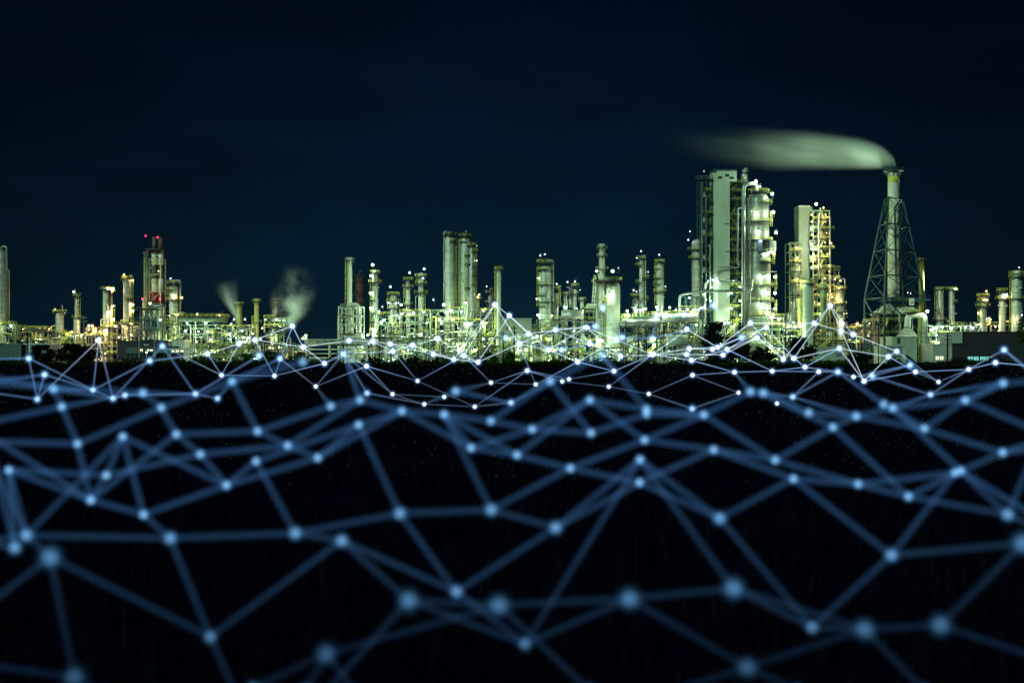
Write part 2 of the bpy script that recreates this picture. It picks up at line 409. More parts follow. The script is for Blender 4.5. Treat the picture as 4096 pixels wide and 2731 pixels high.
# ---------------------------------------------------------------- trees
def crown_mb(rnd, clumps, leaf, per):
    mb = MB()
    for (c, r) in clumps:
        for i in range(int(per * r * r)):
            d = Vector((rnd.gauss(0, 1), rnd.gauss(0, 1), rnd.gauss(0, 1))).normalized() * (r * rnd.random() ** .45)
            p = Vector(c) + Vector((d.x, d.y, d.z * .8)); q = Vector((rnd.gauss(0, 1), rnd.gauss(0, 1), rnd.gauss(0, 1))).normalized()
            u = q.orthogonal().normalized() * leaf * rnd.uniform(.5, 1.2); v = q.cross(u).normalized() * leaf * rnd.uniform(.25, .6)
            n = len(mb.v); mb.v.extend([tuple(p - u), tuple(p + v), tuple(p + u), tuple(p - v)]); mb.face((n, n + 1, n + 2, n + 3))
    return mb
def tree(label, cx, top, wd, Y, mat='leaf_dark', seed=0, low=False, name='tree', leaf=.55, dens=26):
    """cx, top, wd in photo pixels"""
    rnd = random.Random(seed); x = XX(cx, Y); H = ZZ(top, Y); R = S(wd, Y) / 2
    t = thing(name, label, 'shrub' if name == 'shrub' else 'tree', (x, Y, 0), 'trees and shrubs along the field edge')
    tm = MB(); hb = H * (.18 if low else .35)
    tm.tube([(x, Y, 0), (x + rnd.uniform(-.3, .3), Y, hb), (x + rnd.uniform(-.5, .5), Y, H * .75)], [max(.16, H * .035), max(.12, H * .026), .06], 7)
    for i in range(7):
        a = rnd.uniform(0, 2 * PI); z = rnd.uniform(hb * .8, H * .6)
        tm.tube([(x, Y, z), (x + math.cos(a) * R * .35, Y + math.sin(a) * R * .35, z + H * .12), (x + math.cos(a) * R * .7, Y + math.sin(a) * R * .7, z + H * .2)], [.16, .1, .04], 5)
    tm.build('trunk', 'bark', t)
    cl = []; zlo = H * (.12 if low else .3)
    n = int(9 + R * 3)
    for i in range(n):
        f = rnd.random(); z = zlo + (H - zlo) * f
        rr = R * math.sqrt(max(.05, 1 - (f * 1.05 - .25) ** 2 * 1.15)) if not low else R * (1 - .55 * f * f)
        a = rnd.uniform(0, 2 * PI); q = rnd.random() ** .6 * rr * .8
        cr = rnd.uniform(.16, .30) * min(H, 2 * R) * (1.1 - .4 * f)
        cl.append(((x + math.cos(a) * q, Y + math.sin(a) * q * .7, min(z, H - cr * .7)), cr))
    crown_mb(rnd, cl, leaf, dens).build('crown', mat, t)
    return t
tree('dark spreading pine right of the pale blue shed at far left', 175, 1378, 130, 480, seed=1)
tree('wide black bushy tree behind the fence, left of the sodium lamp', 290, 1375, 150, 478, seed=2, dens=30)
tree('small dark tree between the bushy tree and the sodium lamp', 360, 1398, 60, 482, seed=22)
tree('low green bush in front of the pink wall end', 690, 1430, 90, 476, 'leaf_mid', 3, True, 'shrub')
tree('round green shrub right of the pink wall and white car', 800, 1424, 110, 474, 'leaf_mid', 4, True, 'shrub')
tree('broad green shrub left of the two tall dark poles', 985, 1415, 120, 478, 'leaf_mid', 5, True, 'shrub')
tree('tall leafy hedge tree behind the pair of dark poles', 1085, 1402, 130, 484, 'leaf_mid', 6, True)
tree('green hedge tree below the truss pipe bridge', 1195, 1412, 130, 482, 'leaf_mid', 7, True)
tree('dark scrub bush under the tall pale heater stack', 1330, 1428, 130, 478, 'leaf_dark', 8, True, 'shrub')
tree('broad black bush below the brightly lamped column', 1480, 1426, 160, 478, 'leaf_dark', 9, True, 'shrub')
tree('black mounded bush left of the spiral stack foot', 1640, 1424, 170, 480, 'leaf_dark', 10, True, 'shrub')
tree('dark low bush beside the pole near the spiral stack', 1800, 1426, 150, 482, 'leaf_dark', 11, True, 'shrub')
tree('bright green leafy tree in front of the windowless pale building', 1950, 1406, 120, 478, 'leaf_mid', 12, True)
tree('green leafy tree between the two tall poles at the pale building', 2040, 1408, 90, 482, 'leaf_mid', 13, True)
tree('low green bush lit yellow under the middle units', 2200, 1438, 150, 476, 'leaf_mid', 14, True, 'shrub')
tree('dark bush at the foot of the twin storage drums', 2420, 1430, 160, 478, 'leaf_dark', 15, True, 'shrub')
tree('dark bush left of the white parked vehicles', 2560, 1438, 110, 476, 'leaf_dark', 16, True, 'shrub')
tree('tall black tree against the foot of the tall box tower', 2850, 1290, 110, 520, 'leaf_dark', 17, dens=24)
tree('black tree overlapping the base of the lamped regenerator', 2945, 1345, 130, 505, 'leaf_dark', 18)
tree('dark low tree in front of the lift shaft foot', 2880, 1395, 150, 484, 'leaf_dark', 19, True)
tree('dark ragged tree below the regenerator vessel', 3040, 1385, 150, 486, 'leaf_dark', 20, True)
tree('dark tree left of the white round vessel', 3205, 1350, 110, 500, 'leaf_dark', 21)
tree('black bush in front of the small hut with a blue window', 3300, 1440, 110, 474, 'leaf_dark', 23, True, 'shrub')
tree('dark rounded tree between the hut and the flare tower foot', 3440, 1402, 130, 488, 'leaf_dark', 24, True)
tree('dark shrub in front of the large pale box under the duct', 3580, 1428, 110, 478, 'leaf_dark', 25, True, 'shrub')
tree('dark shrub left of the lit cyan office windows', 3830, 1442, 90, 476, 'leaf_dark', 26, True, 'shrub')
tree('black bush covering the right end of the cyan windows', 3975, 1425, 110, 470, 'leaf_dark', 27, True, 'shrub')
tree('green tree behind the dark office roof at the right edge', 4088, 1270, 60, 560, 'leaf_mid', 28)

# ---------------------------------------------------------------- far wood beyond the works
# ---------------------------------------------------------------- columns
def A_(side):      # arc spans of part platforms
    return {'full': (0, 2 * PI), 'left': (PI * .62, PI * 1.5), 'right': (-PI * .5, PI * .38), 'front': (PI * 1.05, PI * 1.95)}[side]
def column(label, cx, top, wd, Y, mat='cladding', plats=(), ladr=None, pipes=(), lamps=(), dome=True, cap=None, bands=(),
           flare=None, name='process_tower', cat='column', group='columns and vessels of the refinery', noz=3, n=24, rail='painted_yellow', seed=None, profile=None):
    x = XX(cx, Y); r = S(wd, Y) / 2; zt = ZZ(top, Y); rnd = random.Random(seed if seed is not None else int(cx))
    t = thing(name, label, cat, (x, Y, 0), group)
    prof = [(r * 1.12, 0), (r * 1.12, 3.0), (r, 4.0)]
    if flare: zf = ZZ(flare[0], Y); prof = [(S(flare[1], Y) / 2, 0), (S(flare[1], Y) / 2, zf * .45), (r, zf)]
    if profile: prof = [(S(w_, Y) / 2, max(0, ZZ(y_, Y))) for w_, y_ in profile]
    if dome == 'flat': prof += [(r, zt - .3), (r * 1.06, zt - .25), (r * 1.06, zt)]
    else: prof += [(r, zt - r * .75), (r * .93, zt - r * .38), (r * .72, zt - r * .14), (r * .35, zt - .02)]
    mb = MB().lathe(prof, (x, Y), n); mb.build('shell', mat, t)
    for z_ in range(1, 4):       # stiffening rings
        z = zt * z_ / 4 + rnd.uniform(-2, 2)
        if not profile: MB().lathe([(r * .9, z - .2), (r + .16, z - .2), (r + .16, z + .2), (r * .9, z + .2)], (x, Y), n, False).build('stiffening_ring', mat, t)
    for py, h, m_ in bands:      # painted belts, proud of the shell
        z1, z0 = ZZ(py, Y), ZZ(py + h, Y)
        MB().lathe([(r + .02, z0), (r + .05, z0), (r + .05, z1), (r + .02, z1)], (x, Y), n, True).build('painted_band', m_, t)
    for k in range(noz):         # nozzles and manholes on the side facing the field
        a = rnd.uniform(PI * 1.1, PI * 1.9); z = rnd.uniform(zt * .3, zt * .92); q = rnd.uniform(.25, .6) if r > 1.4 else .22
        d = Vector((math.cos(a), math.sin(a), 0)); c = Vector((x, Y, z))
        MB().tube([c + d * (r - .1), c + d * (r + .7), c + d * (r + .7), c + d * (r + .85)], [q, q, q * 1.35, q * 1.35], 10).build('nozzle', mat, t)
    for p in plats:
        py, w_ = p[0], p[1]; side = p[2] if len(p) > 2 else 'full'
        a0, a1 = A_(side)
        ring_platform(t, (x, Y), ZZ(py, Y), r * .97, max(S(w_, Y) / 2, r + 1.1), a0, a1, rail)
    if ladr:
        for (sd, y0, y1) in ladr:
            lx = x + (r + .55) * (1 if sd == 'right' else -1)
            ladder(t, lx, Y - .4, max(1, ZZ(y1, Y)), ZZ(y0, Y) + 1)
    for (px0, py0, py1, wp, over) in pipes:       # risers beside the shell; over = joins the top
        rp = max(.18, S(wp, Y) / 2); X0 = XX(px0, Y)
        pts = [(X0, Y - .5, max(0.5, ZZ(py1, Y))), (X0, Y - .5, ZZ(py0, Y))]
        if over: pts += [(x, Y, ZZ(py0, Y)), (x, Y, zt - .3)]
        else: pts += [(x + (r * .5 if X0 > x else -r * .5), Y - .5, ZZ(py0, Y))]
        pipe(t, pts, rp, 'pipe_steel' if wp > 3 else 'pipe_dark', 8)
        k = ZZ(py1, Y) + 4
        z = max(6, k)
        while z < ZZ(py0, Y) - 3:
            MB().bar((X0, Y - .5, z), (x, Y, z), .22).build('pipe_bracket', 'dark_steel', t); z += 11
    for l in lamps:
        lx, ly, kd = l[0], l[1], l[2]; rr = l[3] if len(l) > 3 else .5
        dy = l[4] if len(l) > 4 else -(r + 1.4 if abs(XX(lx, Y) - x) < r else .6)
        lamp(t, (XX(lx, Y), Y + dy, ZZ(ly, Y)), kd, rr)
    if cap:
        y0_, w_, m_ = cap
        MB().lathe([(S(w_, Y) / 2, ZZ(top, Y) - .4), (S(w_, Y) / 2, ZZ(y0_, Y))], (x, Y), n).build('cap', m_, t)
    return t
FULL = 'full'; LF = 'left'; RT = 'right'
# left end
column('tall grey column cut by the left edge under a looping overhead pipe', 6, 1000, 38, 590, 'cladding_grey', [(1300, 60)], pipes=[(28, 986, 1292, 8, True), (38, 1080, 1292, 5, False)], noz=2)
column('short squat column with a dished platform and three small lamps, far left', 239, 1252, 32, 600, 'cladding_grey', [(1249, 58), (1330, 60)], pipes=[(251, 1222, 1320, 4, False)], lamps=[(222, 1237, 'warm', .45), (260, 1251, 'small', .4), (213, 1251, 'small', .4)])
column('slim two-step column with a gooseneck vent and blue-white top lamp', 308, 1178, 12, 600, 'cladding_grey', [(1184, 36), (1272, 40)], [('right', 1185, 1260)], pipes=[(302, 1156, 1320, 4, False)], lamps=[(296, 1167, 'small', .7)], profile=[(26, 1452), (26, 1272), (24, 1268), (12, 1262)])
column('wider of the paired columns with two amber lamps on top', 423, 1148, 22, 600, 'cladding', [(1158, 44), (1310, 40)], pipes=[(414, 1146, 1320, 3, False)], lamps=[(435, 1154, 'warm', .8), (437, 1250, 'warm', .7), (427, 1322, 'warm', .7)])
column('narrower of the paired columns with amber lamps, right one', 444, 1150, 14, 602, 'cladding', [(1170, 34)], [('right', 1240, 1310)], lamps=[(454, 1154, 'warm', .8), (456, 1223, 'warm', .55), (456, 1277, 'warm', .7)])
column('sheeted grey column with amber lamps down its right side', 510, 1116, 32, 600, 'cladding_warm', [(1116, 34), (1195, 50, RT), (1290, 56)], [('right', 1130, 1330)], pipes=[(531, 1102, 1140, 4, False)], lamps=[(504, 1100, 'warm', .5), (532, 1121, 'warm', .8), (533, 1218, 'warm', .7), (533, 1243, 'warm', .7), (530, 1293, 'warm', .7), (533, 1333, 'warm', .75)])
# banded twin flue chimney in a lattice frame
def banded_stack():
    Y = 600; x0, x1 = XX(618, Y), XX(642, Y); r = S(22, Y) / 2
    t = thing('striped_chimney', 'twin flue chimney banded red, white and brown with red beacons on top', 'chimney', (XX(630, Y), Y, 0))
    for i, xx in enumerate((x0, x1)):
        mb = MB().lathe([(r, 0), (r, ZZ(1003, Y))], (xx, Y), 20); f = mb.build('flue', 'painted_cream', t)
        MB().lathe([(r * .8, ZZ(1000, Y)), (r * .8, ZZ(948, Y))], (xx, Y), 20).build('flue_tip', 'rust_grey', f)
        for a, b, m_ in ((1001, 1060, 'bright_white'), (1060, 1115, 'rust_grey'), (1115, 1168, 'bright_white'), (1212, 1300, 'painted_cream'), (1168, 1212, 'red_paint')):
            MB().lathe([(r + .02, ZZ(b, Y)), (r + .06, ZZ(b, Y)), (r + .06, ZZ(a, Y)), (r + .02, ZZ(a, Y))], (xx, Y), 20).build('painted_band', m_, f)
    box_platform(t, XX(594, Y), XX(652, Y), Y - 5, Y + 5, ZZ(998, Y), 'dark_steel')
    box_platform(t, XX(590, Y), XX(654, Y), Y - 5, Y + 5, ZZ(1212, Y), 'rust')
    mb = MB(); xs = (XX(588, Y), XX(652, Y))
    zs = [ZZ(p, Y) for p in (1450, 1340, 1235, 1168, 1100, 1035)]
    for yy in (Y - 4.2, Y + 4.2):
        for xx in xs: mb.bar((xx, yy, 0), (xx, yy, zs[-1]), .4)
        for i, z in enumerate(zs):
            mb.bar((xs[0], yy, z), (xs[1], yy, z), .25)
            if i: a, b = (xs if i % 2 else xs[::-1]); mb.bar((a, yy, zs[i - 1]), (b, yy, z), .2)
    mb.build('lattice_frame', 'painted_cream', t)
    pipe(t, [(XX(605, Y), Y - 6, ZZ(1232, Y)), (XX(605, Y), Y - 6, ZZ(1004, Y))], S(13, Y) / 2, 'pipe_dark', 12, 'exhaust_duct')
    ladder(t, XX(592, Y), Y - 5, ZZ(1235, Y), ZZ(1010, Y))
    lamp(t, (XX(636, Y), Y - 15, ZZ(1218, Y)), 'big', .75); lamp(t, (XX(660, Y), Y - 11, ZZ(1090, Y)), 'green', .45)  # added lamps out in front to brighten the painted bands
    for px, py in ((598, 948), (645, 954), (585, 1198), (654, 1198)): lamp(t, (XX(px, Y), Y - 6.3, ZZ(py, Y)), 'red', .62, name='beacon')
banded_stack()
column('stout column with yellow head platforms and a looping pipe right of the striped chimney', 696, 1143, 36, 595, 'cladding', [(1134, 50), (1160, 66, LF), (1200, 66)], [('left', 1160, 1180)], pipes=[(723, 1122, 1300, 7, True)], lamps=[(690, 1116, 'small', .5), (706, 1185, 'warm', .55), (730, 1190, 'warm', .4)])
column('small dome-topped vessel left of the striped chimney', 579, 1187, 16, 598, 'cladding_warm', noz=0)
column('short grey stack half hidden by a white steam jet', 958, 1211, 22, 610, 'mustard_paint', [(1218, 32)], dome='flat', noz=0, name='stack', cat='stack', seed=2)
column('squat mustard yellow stack with a white railed top', 1026, 1195, 18, 600, 'mustard_paint', [(1207, 38), (1290, 44, RT)], [('left', 1270, 1330)], dome='flat', rail='painted_cream', noz=0, name='stack', cat='stack')
column('rusty dark stack beside a rolling steam cloud', 1099, 1194, 20, 605, 'rust_grey', [(1204, 28), (1225, 26)], dome='flat', noz=0, rail='rust', name='stack', cat='stack')
column('straight square-looking pale stack above the furnace with elbow ducts', 1399, 1030, 19, 600, 'painted_cream', [(1043, 35)], [('left', 1045, 1215)], dome='flat', rail='painted_cream', noz=0, name='stack', cat='stack')
column('dull red unlit column behind the pale furnace stack', 1439, 1100, 34, 625, 'dull_red', [(1102, 40), (1122, 54), (1178, 54), (1215, 50)], pipes=[(1440, 1083, 1110, 3, False)], dome=True, rail='dark_steel')
column('floodlit slender column with a big star-bright lamp on its head', 1500, 1082, 22, 595, 'cladding', [(1092, 34), (1130, 56), (1200, 30, LF), (1252, 36, LF), (1287, 36, LF)], [('left', 1130, 1340)], pipes=[(1512, 1084, 1340, 3, False)],
       lamps=[(1493, 1061, 'big', .95), (1484, 1103, 'big', .8), (1482, 1172, 'big', .85), (1486, 1232, 'big', .95), (1496, 1318, 'big', 1.0), (1471, 1340, 'cool', .75), (1475, 1375, 'green', .7)])
column('medium column with three yellow decks and an arched lamp, left of three', 1573, 1180, 29, 598, 'cladding', [(1180, 52), (1206, 58), (1235, 52)], [('left', 1180, 1235)], lamps=[(1564, 1148, 'small', .75), (1552, 1211, 'small', .5), (1594, 1212, 'small', .5)])
column('thin pale column with twin head platforms, middle of three', 1632, 1124, 18, 600, 'cladding', [(1120, 42), (1149, 47), (1220, 36)], [('left', 1150, 1210)], lamps=[(1640, 1092, 'small', .75)], flare=(1355, 18))
column('slim column with triple yellow decks and skirted foot, right of three', 1683, 1092, 20, 600, 'cladding', [(1106, 51), (1136, 50), (1173, 57)], [('right', 1180, 1240), ('left', 1110, 1140)], pipes=[(1663, 1184, 1260, 4, False)], lamps=[(1697, 1076, 'small', .8), (1695, 1114, 'small', .5)], flare=(1335, 34))
# tall twins
column('tallest left twin column with a broad pipe arching over its head', 1799, 940, 40, 600, 'cladding', [(942, 42, FULL), (966, 46, RT)], pipes=[(1777, 926, 1240, 8, True)], cap=(925, 34, 'dark_steel'), ladr=[('right', 960, 1230)], noz=3)
column('tall right twin column crowded with small side platforms', 1862, 946, 40, 600, 'cladding', [(948, 42, FULL), (968, 46, LF)], pipes=[(1866, 925, 1240, 5, True), (1839, 960, 1235, 4, False)], cap=(930, 36, 'dark_steel'), ladr=[('left', 965, 1230)])
column('slightly shorter column attached behind the tall right twin', 1888, 988, 22, 596, 'cladding_grey', [(983, 34), (1006, 52, RT), (1065, 48, RT), (1102, 44, RT), (1138, 44, RT)], [('right', 1000, 1235)], lamps=[(1906, 984, 'small', .4), (1907, 1042, 'small', .4)])
column('slender reflux drum riser in front of the tall right twin', 1869, 1004, 9, 588, 'pipe_steel', [(1020, 26), (1055, 26), (1150, 24)], [('left', 1020, 1235)], noz=1)
column('short vessel in a yellow cage just right of the tall twins', 1910, 1182, 16, 602, 'cladding', [(1195, 26)], lamps=[(1917, 1179, 'warm', .55)])
column('small dim column with two railed decks left of the spiral stack', 1961, 1180, 18, 612, 'cladding_grey', [(1172, 44, LF), (1212, 48, LF)], pipes=[(1970, 1153, 1250, 4, True)], rail='mustard_paint', lamps=[(1947, 1146, 'small', .4)])
# spiral stack
t = column('pale stack wound with spiral strakes above a yellow ladder', 1995, 1076, 16, 585, 'painted_cream', [(1077, 37)], [('left', 1078, 1215), ('left', 1215, 1340)], dome='flat', noz=0, flare=(1290, 23), name='stack', cat='stack')
mb = MB(); Y = 585
for k in range(3):
    pts = []
    for i in range(40):
        a = k * 2 * PI / 3 + i * .42; pts.append((XX(1995, Y) + math.cos(a) * S(8.6, Y), Y + math.sin(a) * S(8.6, Y), ZZ(1160 - i * 1.95, Y)))
    mb.tube(pts, .22, 4)
mb.build('spiral_strake', 'painted_cream', t)
column('thick column with seven head platforms right of the pale windowless building', 2180, 1066, 48, 592, 'cladding', [(1050, 54), (1081, 62, LF), (1078, 52), (1140, 54, 'front'), (1208, 54, 'front'), (1140, 66, LF), (1182, 66, LF), (1225, 72, LF)],
       [('left', 1085, 1225)], pipes=[(2213, 1044, 1250, 6, False), (2207, 1050, 1250, 4, False)], lamps=[(2160, 1025, 'small', .5), (2178, 1020, 'small', .5), (2151, 1112, 'small', .4), (2146, 1195, 'small', .5), (2152, 1260, 'big', .85)], n=32)
column('short column with a yellow ladder cage right of the thick one', 2225, 1170, 17, 596, 'cladding', [(1157, 34), (1220, 46, RT)], [('right', 1150, 1225)], lamps=[(2226, 1137, 'small', .5)])
column('leftmost small tower of the crowded mid group', 2262, 1168, 18, 600, 'cladding_grey', [(1178, 38)], pipes=[(2279, 1150, 1230, 5, False)], lamps=[(2269, 1129, 'small', .5), (2262, 1230, 'big', .7)])
column('middle small tower of the crowded mid group', 2299, 1157, 16, 603, 'cladding', [(1145, 36), (1175, 30)], pipes=[(2288, 1145, 1230, 5, False)], lamps=[(2299, 1127, 'small', .5), (2320, 1160, 'small', .3)])
column('rightmost small tower of the crowded mid group', 2328, 1189, 15, 600, 'cladding', [(1200, 32)], lamps=[(2330, 1240, 'big', .7)])
column('slim chimney with two railed collars above the drum tower', 2408, 976, 25, 606, 'painted_cream', [(993, 42), (1026, 42), (1078, 52)], dome='flat', rail='painted_cream', noz=0, name='stack', cat='stack')
column('wide domed drum with a glaring wall lamp, right of the pair', 2452, 1126, 56, 588, 'painted_panel', [], lamps=[(2433, 1179, 'big', 1.1), (2447, 1087, 'big', 1.0), (2412, 1245, 'cool', .5), (2470, 1075, 'small', .3)], pipes=[(2412, 1120, 1390, 7, False), (2420, 1200, 1390, 4, False)],
       ladr=[('left', 1190, 1390)], n=36, name='storage_drum', cat='drum', noz=1)
t = column('dimmer domed drum, left of the pair under the chimney', 2399, 1130, 30, 594, 'cladding', [], lamps=[(2385, 1086, 'big', .8), (2392, 1362, 'big', .7), (2357, 1366, 'cool', .7)], pipes=[(2396, 1100, 1390, 4, False)], name='storage_drum', cat='drum')
box_platform(t, XX(2376, 588), XX(2482, 588), 580, 604, ZZ(1122, 588))
box_platform(t, XX(2408, 586), XX(2424, 586), 578, 582, ZZ(1209, 586))
mb = MB()
for a, b in (((2377, 1100), (2369, 1212)), ((2384, 1100), (2378, 1212))): mb.bar(P(*a, 590), P(*b, 590), .4)
for k in range(6): mb.bar(P(2377 - k * 1.4, 1105 + k * 18, 590), P(2383 - k, 1120 + k * 18, 590), .3)
mb.build('lattice_leg', 'painted_cream', t)
column('small vessel with railed top left of the slim pair of columns', 2541, 1193, 24, 605, 'cladding_grey', [(1186, 30)], pipes=[(2560, 1208, 1240, 5, True)], lamps=[(2532, 1162, 'small', .5), (2544, 1168, 'small', .4), (2546, 1239, 'cool', .7)])
column('left one of the two slim columns right of the drums', 2566, 1038, 18, 600, 'cladding_grey', [(1035, 27), (1062, 52, LF), (1112, 60, RT), (1130, 50, LF), (1195, 56, RT)], [('right', 1050, 1230)], pipes=[(2581, 1022, 1235, 5, False), (2575, 1060, 1235, 3, False)], lamps=[(2562, 1006, 'small', .5), (2546, 1032, 'small', .4), (2592, 1088, 'small', .4), (2582, 1236, 'big', .75)])
column('right one of the two slim columns with a white riser', 2639, 1052, 24, 600, 'cladding', [(1049, 29), (1076, 44, LF), (1136, 52, LF), (1168, 54), (1112, 50, LF)], [('left', 1050, 1225)], pipes=[(2653, 1038, 1235, 4, False)], lamps=[(2634, 1021, 'small', .5), (2661, 1146, 'small', .4), (2626, 1229, 'big', .75), (2678, 1230, 'big', .75)])
column('tall bullet-domed vessel left of the great lattice frame', 2790, 958, 46, 604, 'cladding_warm', [(1034, 72, FULL), (1000, 80, LF)], pipes=[], lamps=[(2752, 960, 'small', .5), (2759, 926, 'small', .4)], dome=True)
# the white and green vessels right of the regenerator
column('smooth white cylinder with a railed green cap, near the lamp-strewn tower', 3231, 1120, 42, 575, 'painted_panel', [(1135, 60)], [('left', 1140, 1330)], noz=0, n=36, cap=(1118, 38, 'painted_green'))
column('pale green cylinder with a flared collar behind the white one', 3295, 1130, 27, 592, 'painted_green', [(1153, 36)], noz=1)
column('thin yellow-green stack hugging the white cylinder', 3199, 1194, 17, 585, 'mustard_paint', ladr=[('right', 1200, 1330)], noz=0, dome='flat')
column('warm-lit squat column with a gooseneck pipe left of the flare tower', 3362, 1150, 30, 596, 'cladding_warm', [(1155, 44), (1215, 50), (1250, 50)], [('left', 1150, 1240)], pipes=[(3378, 1115, 1180, 4, False)], lamps=[(3355, 1124, 'warm', .6), (3349, 1153, 'warm', .45), (3352, 1199, 'warm', .5), (3384, 1253, 'warm', .55), (3327, 1188, 'warm', .5), (3366, 1290, 'big', .9), (3360, 1322, 'big', .7)])
column('mustard stack rising behind the flare tower legs', 3686, 1030, 21, 640, 'mustard_paint', [(1044, 38)], dome='flat', noz=0, rail='painted_cream', name='stack', cat='stack')
column('left one of the dim pair right of the flare tower', 3760, 1150, 28, 620, 'cladding_grey', [(1158, 32), (1280, 50)], [('left', 1160, 1270)], noz=2)
column('right one of the dim pair with a star-bright lamp', 3807, 1148, 23, 618, 'cladding_grey', [(1158, 34), (1165, 50, RT), (1210, 48, RT)], lamps=[(3822, 1156, 'big', .8)], noz=2)
column('short amber-lit column above the dark office roof', 3932, 1188, 27, 600, 'cladding_warm', [(1185, 50), (1205, 44), (1225, 58)], [('left', 1190, 1300)], lamps=[(3936, 1166, 'warm', .6), (3937, 1200, 'warm', .6), (3911, 1252, 'warm', .5), (3946, 1276, 'warm', .5), (3914, 1297, 'warm', .55)])
column('middle column of the three above the dark office', 4009, 1172, 25, 602, 'cladding', [(1170, 42), (1195, 54), (1163, 30)], pipes=[(4022, 1180, 1300, 4, False)], lamps=[(4018, 1178, 'cool', .65), (4020, 1186, 'warm', .4)])
column('broad tall column with a ringed head at the right edge', 4065, 1082, 38, 596, 'cladding', [(1095, 46), (1108, 60), (1195, 60)], [('left', 1100, 1310)], pipes=[(4085, 1100, 1310, 5, False)], lamps=[(4064, 1072, 'small', .4), (4085, 1260, 'cool', .6), (4049, 1274, 'warm', .5)])
# ---------------------------------------------------------------- open steel frames
def frame_mb(mb, xs, ys, zs, t=.5, brace=True, rnd=None, z0=0):
    for x in xs:
        for y in ys: mb.bar((x, y, z0), (x, y, zs[-1]), t)
    for z in zs:
        for y in ys: mb.bar((xs[0], y, z), (xs[-1], y, z), t * .8)
        for x in xs: mb.bar((x, ys[0], z), (x, ys[-1], z), t * .8)
    if brace:
        zz = [z0] + list(zs)
        for i in range(len(zz) - 1):
            for k in range(len(xs) - 1):
                if rnd is None or rnd.random() < .6:
                    y = ys[0]; a, b = (xs[k], xs[k + 1]) if (i + k) % 2 else (xs[k + 1], xs[k])
                    mb.bar((a, y, zz[i]), (b, y, zz[i + 1]), t * .55)
    return mb
def stairs(root, x0, x1, y, z0, z1, mat='painted_yellow'):
    mb = MB()
    for dy in (-.6, .6):
        mb.bar((x0, y + dy, z0), (x1, y + dy, z1), .3); mb.bar((x0, y + dy, z0 + 1.3), (x1, y + dy, z1 + 1.3), .17)
    n = max(3, int(abs(z1 - z0) / .5))
    for i in range(n):
        k = (i + .5) / n; mb.box((x0 + (x1 - x0) * k - .2, y - .6, z0 + (z1 - z0) * k - .04), (x0 + (x1 - x0) * k + .2, y + .6, z0 + (z1 - z0) * k + .04))
        if i % 3 == 0: mb.bar((x0 + (x1 - x0) * k, y - .6, z0 + (z1 - z0) * k), (x0 + (x1 - x0) * k, y - .6, z0 + (z1 - z0) * k + 1.3), .12)
    return mb.build('staircase', mat, root)

# ---------------------------------------------------------------- catalytic cracker: box tower, frame and regenerator
Y = 600
t = thing('box_tower', 'tallest pale sheet-clad box tower with small dark windows near its head', 'tower', (XX(2878, Y), Y, 0))
x0, x1, xr = XX(2862, Y), XX(2910, Y), XX(2938, Y); xc = XX(2847, Y)
zt, zn = ZZ(690, Y), ZZ(733, Y); z0_ = ZZ(1287, Y)
mb = MB(); y0, y1 = Y - 6, Y + 6
mb.v = [(xc, y0 + 4, z0_), (x0, y0, z0_), (x1, y0, z0_), (x1, y1, z0_), (xc, y1, z0_), (xc, y0 + 4, zt), (x0, y0, zt), (x1, y0, zt), (x1, y1, zt), (xc, y1, zt)]
for f in ((0, 4, 3, 2, 1), (5, 6, 7, 8, 9), (0, 1, 6, 5), (1, 2, 7, 6), (2, 3, 8, 7), (3, 4, 9, 8), (4, 0, 5, 9)): mb.face(f)
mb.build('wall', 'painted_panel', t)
MB().box((x1 + .003, y0, zn), (xr, y1, zt)).build('head_house', 'painted_panel', t)
MB().box((xc - .3, y0 - .35, zt + .003), (xr + .3, y1 + .3, zt + .6)).build('roof', 'teal_sheet', t)
for (a, b, c, d) in ((2863, 713, 18, 9), (2892, 704, 16, 10), (2909, 714, 18, 9)):
    MB().box((XX(a, Y), y0 - .06, ZZ(b + d, Y)), (XX(a + c, Y), y0 + .1, ZZ(b, Y))).build('window', 'rubber', t)
mb = MB()
for xx in (xc + .6, x0, x1 - .5):
    for yy in (y0 + 4.5 if xx < x0 else y0 + .5, y1 - .5): mb.bar((xx, yy, 0), (xx, yy, z0_), .8)
mb.build('leg', 'teal_steel', t)
for py in (900, 1010, 1120):
    MB().bar((XX(2890, Y), y0 - .3, ZZ(py, Y)), (XX(2910, Y), y0 - .3, ZZ(py, Y)), .2).build('drip_ledge', 'teal_steel', t)

t = thing('steel_frame', 'dark many-storeyed lattice frame left of the tall box tower', 'steel frame', (XX(2812, Y), Y + 3, 0))
rnd = random.Random(3)
zs = [ZZ(p, Y) for p in (1400, 1350, 1300, 1250, 1200, 1150, 1100, 1050, 1000, 950, 905, 860, 815, 770, 722)]
frame_mb(MB(), [XX(p, Y) for p in (2797, 2822, 2845)], [Y - 3, Y + 6], zs, .5, True, rnd).build('lattice', 'teal_steel', t)
for i, py in enumerate((722, 770, 815, 860, 905, 950, 1000, 1050, 1100, 1150, 1200, 1250)):
    box_platform(t, XX((2796, 2806)[i % 2] if py > 730 else 2777, Y), XX((2846, 2838)[i % 3 == 1], Y), Y - 4.6, Y - 3.3, ZZ(py, Y) + .3, ('green_steel', 'painted_yellow')[i % 2])
pipe(t, [(XX(2800, Y), Y - 5.8, ZZ(1300, Y)), (XX(2800, Y), Y - 5.8, ZZ(735, Y))], S(6.5, Y) / 2, 'pipe_dark', 10)
